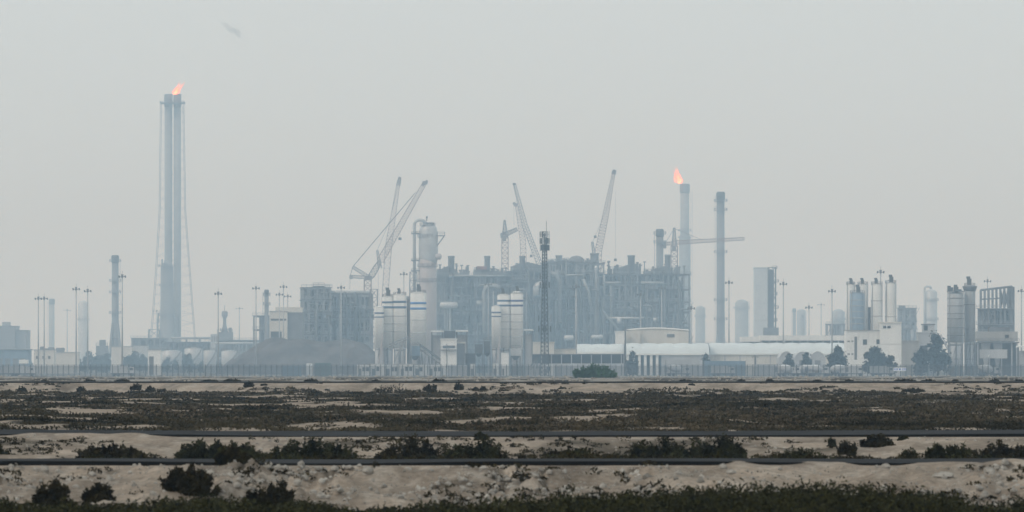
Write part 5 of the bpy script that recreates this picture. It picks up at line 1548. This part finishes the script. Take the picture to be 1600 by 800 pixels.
for a in [
    (36, 1660, 'white box truck behind the fence below the stepped grey building', 'truck_white', False, 1),
    (12, 1650, 'pale parked truck at the far left edge behind the fence', 'silo_grey', False, -1),
    (192, 1665, 'white truck behind the fence below the splayed chimney', 'truck_white', False, 1),
    (1060, 1645, 'dark mixer truck behind the fence before the grey container', 'silo_grey', True, 1),
    (1130, 1648, 'pale truck behind the fence in front of the dark containers', 'silo_grey', False, 1),
    (1232, 1660, 'white mixer truck below the first arched tent gable', 'truck_white', True, 1),
    (1254, 1664, 'white mixer truck below the middle arched tent gable', 'truck_white', True, -1),
    (1279, 1660, 'white mixer truck below the third arched tent gable', 'truck_white', True, 1),
    (1304, 1655, 'white mixer truck in front of the dark round tree', 'truck_white', True, -1),
    (1330, 1660, 'white box truck below the works building windows', 'truck_white', False, 1),
    (1378, 1662, 'pale truck at the foot of the blank works tower', 'silo_grey', False, 1),
    (1545, 1655, 'pale mixer truck below the batching plant panel', 'silo_grey', True, 1),
]: truck(*a)
t = Thing('water_tank', 'white square water tank on a stand near the left edge', 'water tank', 36.5, 1720)
t.part('tank', MB().box(t.X(29.5), t.X(43.5), 0, 3, t.Z(568), t.Z(562)), 'white_paint')
for a in (30, 36, 42): t.part('leg', MB().box(t.X(a), t.X(a + 1), 0.2, 0.5, 0, t.Z(568)), 'steel_mid')
t.part('lid', MB().box(t.X(35), t.X(38), 1, 2, t.Z(562), t.Z(561)), 'silo_grey')

# ------------------------------------------------------------------ perimeter fence
FD = 1616.0
t = Thing('perimeter_fence', 'long wire fence with cranked posts along the whole plant front', 'fence', 800, FD)
POST = MB().box(-0.13, 0.13, -0.13, 0.13, -0.3, 2.85).tube((0, 0, 2.8), (0, -0.45, 3.35), 0.1, 4).mesh('post'); POST.materials.append(M['fence_steel'])
CLOTH = bpy.data.meshes.new('mesh_panel')
sp = 8.55 / (F / FD)
CLOTH.from_pydata([(0.04, 0, 0.05), (sp - 0.04, 0, 0.05), (sp - 0.04, 0, 2.8), (0.04, 0, 2.8)], [], [(0, 1, 2, 3)]); CLOTH.materials.append(M['wire_cloth'])
n0 = int(-860 / 8.55)
npost = 0
for k in range(n0, -n0 + 1):
    x = k * sp
    zg = float(ground_z(np.array([x]), np.array([FD]))[0])
    share('post', POST, t.o, (x, 0, zg), random.uniform(-0.05, 0.05))
    share('mesh_panel', CLOTH, t.o, (x, 0.1, zg))
for k in range(3):
    t.part('barbed_wire', MB().tube((n0 * sp, -0.1 - 0.15 * k, 2.95 + 0.18 * k), (-n0 * sp, -0.1 - 0.15 * k, 2.95 + 0.18 * k), 0.03, 3), 'fence_steel')
t.part('top_rail', MB().tube((n0 * sp, 0, 2.8), (-n0 * sp, 0, 2.8), 0.045, 4), 'fence_steel')
# chevron board on the fence
t = Thing('chevron_board', 'small white board with blue double chevrons pointing outwards on the fence', 'sign', 1406, FD - 1.2)
z = t.Z(577)
t.part('board', MB().box(t.X(1396.2), t.X(1415.8), 0, 0.05, z - 0.5, z + 0.5), 'sign_white')
for sgn in (-1, 1):
    for k in range(3):
        x = sgn * (0.62 + 0.42 * k)
        t.part('chevron', MB().quadbox([(x, -0.03, z - 0.32), (x + 0.2, -0.03, z - 0.32), (x + 0.2, -0.004, z - 0.32), (x, -0.004, z - 0.32), (x + sgn * 0.22, -0.03, z), (x + sgn * 0.22 + 0.2, -0.03, z), (x + sgn * 0.22 + 0.2, -0.004, z), (x + sgn * 0.22, -0.004, z)])
               .quadbox([(x + sgn * 0.22, -0.03, z), (x + sgn * 0.22 + 0.2, -0.03, z), (x + sgn * 0.22 + 0.2, -0.004, z), (x + sgn * 0.22, -0.004, z), (x, -0.03, z + 0.32), (x + 0.2, -0.03, z + 0.32), (x + 0.2, -0.004, z + 0.32), (x, -0.004, z + 0.32)]), 'sign_blue')
t.part('diamond', MB().quadbox([(-0.05, -0.03, z - 0.3), (0.05, -0.03, z - 0.3), (0.05, -0.004, z - 0.3), (-0.05, -0.004, z - 0.3), (-0.38, -0.03, z), (0.38, -0.03, z), (0.38, -0.004, z), (-0.38, -0.004, z)])
       .quadbox([(-0.38, -0.03, z), (0.38, -0.03, z), (0.38, -0.004, z), (-0.38, -0.004, z), (-0.05, -0.03, z + 0.3), (0.05, -0.03, z + 0.3), (0.05, -0.004, z + 0.3), (-0.05, -0.004, z + 0.3)]), 'sign_blue')
for a in (1398, 1414): t.part('post', MB().box(t.X(a) - 0.06, t.X(a) + 0.06, 0.06, 0.18, 0, z + 0.5), 'fence_steel')

# ------------------------------------------------------------------ trees
def crown_points(n, lobes, rnd):
    """points gathered near the surfaces of several lobes"""
    out = []
    w = np.array([l[3] ** 2 for l in lobes]); w = w / w.sum()
    idx = rnd.choice(len(lobes), n, p=w)
    v = rnd.normal(size=(n, 3)); v /= np.linalg.norm(v, axis=1, keepdims=True)
    r = rnd.uniform(0.45, 1.0, n) ** 0.5
    L = np.array(lobes)[idx]
    return L[:, :3] + v * (r * L[:, 3])[:, None] * np.array([1, 1, 0.85])

def tree(x0, x1, ytop, d, label, n=1500, leaf=0.42, mat_='leaf_tree', seed=1, name='tree', low=0.2, z=0.0):
    rnd = np.random.default_rng(seed)
    t = Thing(name, label, 'tree', (x0 + x1) / 2, d, z=z)
    W = (x1 - x0) / 2 / t.s; H = t.Z(ytop)
    lobes = []
    q = min(W, H * 0.55)
    for k in range(int(30 * max(1, W / q * 0.7))):
        xx = rnd.uniform(-0.86, 0.86) * W
        r = rnd.uniform(0.14, 0.40) * q
        env = H * (0.34 + 0.62 * math.sqrt(max(0.02, 1 - (xx / W) ** 2)) * rnd.uniform(0.72, 1.06))
        zz = max(r * 0.7 + H * low * 0.3, (env - r) * rnd.uniform(0.03, 1.0) ** 0.6)
        lobes.append((xx * (1 - 0.2 * r / W), rnd.uniform(-0.6, 0.6) * W, zz, r))
    lobes.append((rnd.uniform(-0.3, 0.3) * W, 0, H - 0.34 * q, 0.36 * q))
    P = crown_points(int(n * 1.6), lobes, rnd)
    jit = rnd.uniform(0, 1, len(P)) < 0.3
    P[jit] += rnd.normal(size=(int(jit.sum()), 3)) * 0.05 * H
    P[:, 2] = np.maximum(P[:, 2], 0.1)
    link('crown', quad_mesh('crown', leaves(P, leaf, aspect=0.6)), mat_, t.o)
    tr = MB().path([(0, 0, 0), (0.1 * W, 0, H * 0.25), (0.05 * W, 0.1, H * 0.55)], max(0.15, H * 0.03), 7, max(0.06, H * 0.012))
    for l in lobes[::2]: tr.tube((0.05 * W, 0, H * 0.3), l[:3], H * 0.012, 4, H * 0.005)
    t.part('trunk', tr, 'bark')
    return t
TR = [
    (1290, 1322, 541, 1690, 'dark round tree left of the white works building', 2200),
    (1343, 1386, 541, 1695, 'broad dark tree in front of the works building windows', 2400),
    (1447, 1484, 522, 1740, 'tall dark tree left of the broad grey silo', 2600),
    (1384, 1400, 556, 1690, 'low dark tree at the foot of the blank works tower', 900),
    (1426, 1450, 545, 1745, 'smaller dark tree joining the tall one by the grey silos', 1100),
    (1226, 1239, 553, 1780, 'small dark tree before the first arched tent gable', 800),
    (1254, 1267, 551, 1780, 'small dark tree before the middle arched tent gable', 800),
    (128, 158, 548, 2870, 'dark tree below the pale domed column', 1500),
    (152, 178, 551, 2914, 'dark tree below the splayed chimney', 1400),
    (190, 224, 548, 2796, 'dark tree right of the tall left light mast', 1700),
    (214, 234, 553, 2870, 'small dark tree left of the white hut by the flare', 900),
    (252, 280, 555, 2796, 'low dark tree right of the white hut by the flare', 1200),
    (280, 306, 552, 2825, 'dark tree below the white storage tanks', 1300),
    (310, 342, 554, 2796, 'low dark tree at the foot of the lone light mast', 1300),
    (340, 366, 556, 2855, 'low dark tree at the left foot of the mound', 1200),
    (54, 68, 560, 2723, 'small dark tree below the paired light masts', 700),
    (76, 112, 558, 2649, 'wide low dark tree below the faint chimney', 1500),
    (104, 130, 555, 2737, 'dark tree between the pale blocks and the domed column', 1200),
    (8, 54, 556, 2723, 'wide dark tree behind the white water tank', 1600),
    (975, 996, 549, 1800, 'small green tree on the open side of the pillar hall', 700),
    (1090, 1110, 553, 1850, 'dark arched tree before the end of the pillar hall', 700),
]
for i, a in enumerate(TR): tree(a[0], a[1], a[2], a[3], a[4], int(a[5] * 1.5), seed=100 + i)

# ------------------------------------------------------------------ bushes on the banks
def bush(x0, x1, ytop, d, label, n, leaf, seed, mat_='leaf_dark', cat='bush', squash=1.0, group=None):
    rnd = np.random.default_rng(seed)
    xc = (x0 + x1) / 2
    wx = (xc - 800) / F * d
    zg = float(ground_z(np.array([wx]), np.array([d]))[0])
    t = Thing('bush', label, cat, xc, d, group, z=zg)
    W = (x1 - x0) / 2 / t.s; H = max(0.08, t.Z(ytop))
    # several crowns side by side, each a spray of stems carrying leaf clusters
    nc = max(3, int(round((2.4 if d < 66 else 4.2) * W / H)))
    stems, tips, P = MB(), [], []
    per = max(18, int(90 / nc))
    each = max(6, n // (nc * per))
    for c in range(nc):
        cx = (-0.72 + 1.44 * (c + rnd.uniform(0.2, 0.8)) / nc) * W
        ch = H * max(0.22, 1 - (abs(cx) / W) ** 2.0) ** (0.6 if d < 66 else 0.75) * rnd.uniform(0.88, 1.08)
        cw = min(W * 0.62, max(ch * 0.85, W / nc * 1.3))
        cy = rnd.uniform(-0.35, 0.35) * ch
        for k in range(per):
            a = rnd.uniform(0, 2 * math.pi); e = rnd.uniform(0.0, 1.0) ** 0.7
            tip = np.array([cx + cw * e * math.cos(a), cy + cw * 0.8 * e * math.sin(a), ch * math.sqrt(max(0.03, 1 - 0.92 * e * e)) * rnd.uniform(0.6, 1.05)])
            root = np.array([cx + 0.62 * e * cw * math.cos(a), cy + 0.5 * e * cw * math.sin(a), -0.05])
            if k % 3 == 0: stems.tube(root, tip, 0.006, 3, 0.002)
            u = rnd.uniform(0.06, 1.0, each) ** 0.75
            P.append(root + (tip - root) * u[:, None] + rnd.normal(size=(each, 3)) * ch * 0.055)
    P = np.concatenate(P); n = len(P)
    P[:, 2] = np.maximum(P[:, 2], -0.05)
    Q = leaves(P, leaf, aspect=0.45)
    # thin upright sprays feathering the outline
    m = max(40, n // 9)
    base = P[rnd.integers(0, n, m)]
    out = base - np.array([0, 0, H * 0.15]); out[:, 2] = np.abs(out[:, 2]) + 0.25 * H
    out = out / (np.linalg.norm(out, axis=1, keepdims=True) + 1e-6) + rnd.normal(size=(m, 3)) * 0.3
    tip = base + out * (H * rnd.uniform(0.05, 0.2 if d < 66 else 0.12, (m, 1)))
    side = rnd.normal(size=(m, 3)); side /= np.linalg.norm(side, axis=1, keepdims=True)
    side = side * (leaf * 0.28)
    Q = np.concatenate([Q, np.stack([base - side, base + side, tip + side * 0.4, tip - side * 0.4], axis=1)])
    link('foliage', quad_mesh('foliage', Q), mat_, t.o)
    t.part('stem', stems, 'bark')
BU = [
    (54, 112, 749, 63.6, 'dark bush low on the left, before the stony bank', 3200, 0.0275),
    (132, 178, 753, 63.4, 'upright dark bush beside a bare sandy slope, second from left edge', 2600, 0.02475),
    (250, 338, 726, 64.5, 'large dark round bush standing out on the pale stony bank', 4800, 0.0275),
    (384, 460, 752, 63.7, 'wide dark bush right of the large round bush', 3800, 0.0275),
    (724, 752, 723, 68, 'small dark bush alone just under the near road edge', 1200, 0.022),
    (338, 394, 695, 68.35, 'dark bush overhanging the near road, left of centre', 3000, 0.0275),
    (112, 236, 688, 85, 'long dark bush between the two near roads, left', 4200, 0.033),
    (262, 420, 683, 88, 'long dark bush mound between the two near roads above the overhanging bush', 5200, 0.033),
    (410, 566, 684, 89, 'long dark bush mound tapering right between the two near roads', 5200, 0.033),
    (582, 700, 681, 88, 'dark bush mound between the roads near the middle', 4600, 0.033),
    (690, 800, 686, 87, 'dark bush mound between the roads below a small road-edge bush', 4200, 0.033),
    (742, 762, 673, 102.3, 'tiny dark bush on the bank under the middle road', 600, 0.0275),
    (850, 926, 694, 84, 'low dark bush between the roads, just right of centre', 3000, 0.0275),
    (968, 1100, 684, 86, 'wide dark bush between the roads, left half of a long mound', 4600, 0.033),
    (1060, 1174, 680, 88, 'high dark bush between the roads, right half of a long mound', 4600, 0.033),
    (1346, 1394, 675, 99, 'round dark bush against the sand under the middle road', 3000, 0.03025),
    (1403, 1420, 680, 100.8, 'tiny round dark bush right of the round one', 700, 0.0275),
    (1294, 1306, 681, 99.5, 'thin upright dark bush left of the round one', 500, 0.0275),
    (1308, 1340, 688, 96, 'small dark bush below the thin upright one', 1500, 0.0275),
    (1200, 1300, 697, 83, 'low flat dark bush along the far side of the near road', 2800, 0.0275),
    (1440, 1530, 689, 85, 'dark bush between the roads, near the right', 4000, 0.033),
    (1510, 1640, 688, 86, 'dark bush between the roads running off the right edge', 4600, 0.033),
    (-20, 22, 690, 84, 'dark bush between the roads cut by the left edge', 1800, 0.033),
    (1406, 1436, 697, 82, 'small low bush left of the right-hand bush pair', 1000, 0.0275),
]
for i, (a, b, y, d, lab, n, lf) in enumerate(BU): bush(a, b, y, d, lab, int(n * (1.5 if d < 66 else 1.8)), lf * 1.05, 300 + i, 'leaf_dark' if i < 6 or i % 3 == 0 else 'leaf_olive')
bush(890, 968, 566.5, 780, 'big round green bush growing in front of the fence', 9000, 0.13, 77, 'leaf_green')
SB = [
    (28, 42, 600, 285, 'small dark bush on the sandy berm, first from the left edge'),
    (119, 134, 601, 285, 'small dark bush on the berm below the pale domed column'),
    (205, 222, 598, 287.5, 'small dark bush on the berm below the tall left mast'),
    (228, 242, 602, 284, 'small dark bush on the berm below the white hut'),
    (381, 397, 594, 291, 'dark bush at the berm top below the mound foot'),
    (407, 418, 600, 289, 'tiny dark bush on the berm below the clad shed'),
    (577, 642, 598, 286, 'broad dark bush on the berm below the cabin row'),
    (662, 682, 597, 287, 'dark bush on the berm below the blue-striped silo'),
    (709, 724, 596, 289, 'dark bush on the berm below the control house'),
    (738, 748, 604, 286, 'tiny dark bush on the berm, first of a close pair'),
    (750, 760, 603, 286, 'tiny dark bush on the berm, second of a close pair'),
    (1405, 1450, 606, 282.5, 'low dark bush on the berm below the chevron board'),
    (1075, 1086, 600, 290, 'tiny dark bush on the berm right of the green round bush'),
]
for i, (a, b, y, d, lab) in enumerate(SB): bush(a, b, y, d, lab, 700, 0.06, 400 + i)
HB = [(130, 150, 'second from left'), (176, 206, 'below the splayed chimney'), (310, 345, 'below the lone light mast'), (346, 380, 'below the mound foot'), (472, 500, 'below the green container'), (578, 596, 'below the narrow silo'),
      (672, 700, 'below the control house'), (1058, 1084, 'below the grey container'), (1150, 1166, 'below the chimney'), (1196, 1210, 'below the container right of it'), (1268, 1286, 'below the third tent gable'),
      (1318, 1336, 'below the box truck'), (1392, 1436, 'below the chevron board'), (1436, 1464, 'below the tall dark tree'), (1486, 1500, 'below the broad grey silo'), (1544, 1562, 'below the batching plant'), (1584, 1602, 'at the far right'), (64, 76, 'first from left')]
for i, (a, b, lab) in enumerate(HB): bush(a, b, 591.5 + (i % 3) * 0.7, 307, 'low black scrub bush beyond the berm road ' + lab, 500, 0.06, 500 + i, group='scrub bushes beyond the berm road')

# ------------------------------------------------------------------ scrub carpets (nobody could count them)
def scrub(name, label, X, D, h, rad, per, leaf, mat_, aspect=0.5):
    n = len(X)
    zg = ground_z(X, D)
    k = np.repeat(np.arange(n), per)
    v = rng.normal(size=(n * per, 3)); v /= np.linalg.norm(v, axis=1, keepdims=True)
    v *= rng.uniform(0.3, 1, (n * per, 1)) ** 0.5
    P = np.stack([X[k] + v[:, 0] * rad[k], D[k] + v[:, 1] * rad[k], zg[k] + np.abs(v[:, 2]) * h[k]], -1)
    o = link(name, quad_mesh(name, leaves(P, leaf[k] if np.ndim(leaf) else leaf, aspect=aspect)), mat_)
    tag(o, label, kind='stuff')
# near scrub along the bottom of the picture: height follows the photograph's outline
xs_ = np.array([-100, 0, 60, 180, 250, 330, 400, 470, 560, 600, 680, 760, 860, 960, 1060, 1140, 1220, 1320, 1390, 1440, 1500, 1560, 1600, 1700])
ys_ = np.array([776, 774, 782, 786, 780, 772, 778, 780, 796, 792, 786, 778, 770, 768, 760, 752, 748, 747, 756, 764, 776, 786, 774, 772])
n = 2600
D = rng.uniform(53, 62, n); px = rng.uniform(-90, 1690, n)
X = (px - 800) / F * D
ztop = CZ - (np.interp(px, xs_, ys_) + rng.uniform(-2, 16, n) - 34 * (fbm(px / 60.0, D / 2.5, 91, 4) - 0.5) - HY) * D / F
zg = ground_z(X, D)
h = np.clip(ztop - zg, 0.03, 0.65)
keep = (ztop - zg) > 0.04
X, D, h = X[keep], D[keep], h[keep]
scrub('near_scrub', 'dark olive scrub spreading along the bottom of the view', X, D, h, rng.uniform(0.1, 0.26, len(X)), 78, 0.025, 'leaf_olive', 0.4)
# scrub field
n = 80000
u = rng.uniform(0, 1, n); D = 1 / (1 / 112.0 + u * (1 / 286.0 - 1 / 112.0))
X = rng.uniform(-0.125, 0.125, n) * D
b = bare(X, D)
keep = (rng.uniform(0, 1, n) < (1 - b) ** 2.2 * 0.40)
X, D = X[keep], D[keep]
hh = rng.uniform(0.02, 0.10, len(X)) * (0.6 + 0.9 * vnoise(X / 2.5, D / 6, 61))
scrub('field_scrub', 'low brown and olive scrub covering the wide field', X, D, hh, rng.uniform(0.13, 0.4, len(X)), 11, np.clip(D / 3200, 0.035, 0.09), 'leaf_field', 0.55)
n = 30000
u = rng.uniform(0, 1, n); D = 1 / (1 / 112.0 + u * (1 / 286.0 - 1 / 112.0)); X = rng.uniform(-0.125, 0.125, n) * D
keep = (rng.uniform(0, 1, n) < (1 - bare(X, D)) * smooth(0.46, 0.60, fbm(X / 4.5, D / 15.0, 63, 4)) * 0.85)
X, D = X[keep], D[keep]
scrub('dry_scrub', 'dry tan scrub in drifts across the wide field', X, D, rng.uniform(0.025, 0.13, len(X)), rng.uniform(0.1, 0.35, len(X)), 14, np.clip(D / 3200, 0.035, 0.09), 'leaf_dry', 0.5)
# sparse tufts on the banks
n = 2600
D = np.concatenate([rng.uniform(72.6, 103, n), rng.uniform(63.5, 68.2, 900), rng.uniform(279, 294, 900)]); X = rng.uniform(-0.12, 0.12, len(D)) * D
keep = np.where(D < 70, rubbly(X, D) * 0.6 + 0.05 > rng.uniform(0, 1, len(D)), np.where(D > 200, fbm(X / 4, D / 9, 72, 3) > 0.54, fbm(X / 3, D / 6, 71, 3) > 0.5))
X, D = X[keep], D[keep]
scrub('bank_scrub', 'small dark tufts on the sandy banks', X, D, rng.uniform(0.025, 0.1, len(X)) * np.where(D > 200, 1.5, 1), rng.uniform(0.04, 0.17, len(X)) * np.where(D > 200, 2, 1), 30, np.where(D > 200, 0.05, 0.024), 'leaf_dark')

# low mats between the two near roads
R_ = [(90, 250), (250, 570), (575, 810), (840, 940), (930, 1180), (1190, 1345), (1410, 1640), (-30, 30)]
PX, DM, HM = [], [], []
for a, b in R_:
    m = int((b - a) * 1.6)
    q = rng.uniform(a, b, m); dd = rng.uniform(76, 92, m)
    tap = np.clip(1 - np.abs((q - (a + b) / 2) / ((b - a) / 2)) ** 2.2, 0.1, 1)
    PX.append(q); DM.append(dd); HM.append(tap * rng.uniform(0.04, 0.17, m) * (0.5 + vnoise(q / 30.0, dd / 4.0, 93)))
PX, DM, HM = np.concatenate(PX), np.concatenate(DM), np.concatenate(HM)
scrub('mat_scrub', 'low olive scrub mats between the two near roads', (PX - 800) / F * DM, DM, HM, rng.uniform(0.12, 0.34, len(PX)), 40, 0.031, 'leaf_olive', 0.45)

# ------------------------------------------------------------------ stones
def rock_mesh(seed, rings=4, seg=7):
    rnd = np.random.default_rng(seed)
    mb = MB()
    pts = []
    for i in range(rings + 1):
        th = math.pi * (0.08 + 0.84 * i / rings)
        for k in range(seg):
            a = 2 * math.pi * (k + 0.5 * (i % 2)) / seg
            r = rnd.uniform(0.75, 1.1)
            pts.append((r * math.sin(th) * math.cos(a), r * math.sin(th) * math.sin(a), 0.7 * r * math.cos(th)))
    return np.array(pts), [(i * seg + k, i * seg + (k + 1) % seg, (i + 1) * seg + (k + 1) % seg, (i + 1) * seg + k) for i in range(rings) for k in range(seg)] + [tuple(range(seg)), tuple(rings * seg + k for k in reversed(range(seg)))]
BO = [(1474, 747, 132.2, 0.30, 0.11, 'big flat pale boulder on the near bank at right'),
      (1130, 728, 136, 0.12, 0.09, 'pale rounded boulder high on the near bank, right of centre'),
      (1143, 741, 134, 0.15, 0.08, 'pale boulder with a dark side just below the rounded one'),
      (574, 739, 134, 0.16, 0.12, 'grey-white boulder on the near bank left of the lone small bush'),
      (724, 752, 131.5, 0.13, 0.08, 'pale boulder on the near bank below the lone small bush'),
      (524, 740, 134, 0.10, 0.08, 'small white boulder on the near bank left of centre'),
      (420, 734, 135, 0.13, 0.12, 'white boulder above the wide dark bush on the near bank'),
      (68, 738, 134, 0.16, 0.12, 'white boulder on the near bank at left'),
      (1545, 740, 134, 0.16, 0.11, 'grey-white boulder in the rubble at the right end of the bank'),
      (1385, 728, 136, 0.13, 0.08, 'dark-edged boulder high on the near bank above the flat boulder')]
for i, (x, y, d, w, h, lab) in enumerate(BO):
    # walk along the sight line to find where the bank meets it
    ds = np.linspace(61, 68.0, 200); wx = (x - 800) / F * ds
    zz = ground_z(wx, ds); yy = HY + (CZ - zz) * F / ds
    j = int(np.argmin(np.abs(yy - y)))
    P, Fc = rock_mesh(900 + i); w, h = w / 2, h * 0.8
    me = bpy.data.meshes.new('boulder'); me.from_pydata((P * np.array([w, w * 0.8, h])).tolist(), [], Fc)
    o = link('boulder', me, 'stone'); o.location = (wx[j], ds[j], zz[j] + h * 0.25)
    tag(o, lab, 'boulder')
def stones(name, label, X, D, size, rings=3, seg=6):
    V, Fa = [], []
    protos = [rock_mesh(950 + k, rings, seg) for k in range(6)]
    zg = ground_z(X, D); off = 0
    for i in range(len(X)):
        P, Fc = protos[i % 6]
        a = rng.uniform(0, 6.28); c, s_ = math.cos(a), math.sin(a)
        sc = size[i]
        Q = P * np.array([sc, sc * rng.uniform(0.6, 1), sc * rng.uniform(0.8, 1.35)])
        Q = np.stack([Q[:, 0] * c - Q[:, 1] * s_ + X[i], Q[:, 0] * s_ + Q[:, 1] * c + D[i], Q[:, 2] + zg[i] + sc * 0.12], -1)
        V.append(Q); Fa += [tuple(q + off for q in f) for f in Fc]; off += len(P)
    me = bpy.data.meshes.new(name); me.from_pydata(np.concatenate(V).tolist(), [], Fa)
    tag(link(name, me, 'stone'), label, kind='stuff')
n = 8000
D = rng.uniform(63, 68.2, n); X = rng.uniform(-0.105, 0.105, n) * D
keep = rng.uniform(0, 1, n) < rubbly(X, D) * 0.95 + 0.08
X, D = X[keep], D[keep]
stones('rubble', 'pale stones strewn over the near sandy bank', X, D, 0.009 + 0.055 * rng.power(0.26, len(X)))
n = 7000
D = rng.uniform(63, 68.4, n); X = rng.uniform(-0.1, 0.1, n) * D
stones('pebbles', 'small pale pebbles covering the near sandy bank', X, D, 0.004 + 0.018 * rng.power(0.5, n), 2, 5)
n = 5000
D = np.concatenate([rng.uniform(90, 103.5, n // 3), 1 / rng.uniform(1 / 1500, 1 / 330, n - n // 3)]); X = rng.uniform(-0.105, 0.105, len(D)) * D
keep = rng.uniform(0, 1, len(D)) < smooth(0.42, 0.65, fbm(X / 3.0, D / 15.0, 82, 4)) + 0.1
X, D = X[keep], D[keep]
stones('gravel', 'pale stones on the farther banks and the strip before the fence', X, D, np.where(D < 200, 0.01 + 0.035 * rng.power(0.4, len(X)), (0.08 + 0.2 * rng.power(0.5, len(X))) * np.clip(D / 600, 0.5, 1.6)))

# ------------------------------------------------------------------ drifting smoke wisp high over the plain
d = 3500.0
rnd_ = random.Random(5)
mb = MB()
for sx, sy, ln, w in ((346, 37, 14, 1.5), (352, 44, 18, 2.0), (363, 47, 13, 1.7), (366, 53, 10, 1.1)):
    pts = [((sx + ln * i / 6 - 800) / F * d, d + 3 * (sy % 5), CZ - (sy + 4.0 * (i / 6) ** 1.4 - HY) / F * d) for i in range(7)]
    o_ = len(mb.v)
    mb.path(pts, 1.0, 8)
    for i in range(7):
        for k in range(8):
            v = Vector(mb.v[o_ + i * 8 + k]); c = Vector(pts[i])
            mb.v[o_ + i * 8 + k] = tuple(c + (v - c) * (0.05 + w * math.sin(math.pi * i / 6)) * rnd_.uniform(0.7, 1.3))
sm = link('smoke', mb.mesh('smoke'), None)
smm = bpy.data.materials.new('smoke_air'); smm.use_nodes = True
smm.node_tree.nodes.remove(smm.node_tree.nodes['Principled BSDF'])
sv = smm.node_tree.nodes.new('ShaderNodeVolumePrincipled')
sv.inputs['Color'].default_value = (0.3, 0.3, 0.3, 1); sv.inputs['Density'].default_value = 0.0005
smm.node_tree.links.new(sv.outputs['Volume'], smm.node_tree.nodes['Material Output'].inputs['Volume'])
sm.data.materials.append(smm)
tag(sm, 'faint grey wisp of smoke high in the sky', kind='stuff')

# ------------------------------------------------------------------ haze: one closed box of even air round everything
hb = MB().box(-4400, 4400, -600, 9800, -3.5, 245)
hz = link('haze', hb.mesh('haze'), None)
hm = bpy.data.materials.new('haze_air')
hm.use_nodes = True
hn, hl = hm.node_tree.nodes, hm.node_tree.links
hn.remove(hn['Principled BSDF'])
pv = hn.new('ShaderNodeVolumePrincipled')
pv.inputs['Color'].default_value = (0.55, 0.78, 1.0, 1)
pv.inputs['Absorption Color'].default_value = (1, 1, 1, 1)
pv.inputs['Density'].default_value = 0.00032
pv.inputs['Anisotropy'].default_value = 0.0
hl.new(pv.outputs['Volume'], hn['Material Output'].inputs['Volume'])
hz.data.materials.append(hm)
tag(hz, 'pale blue-grey dust haze over the whole plain', kind='stuff')
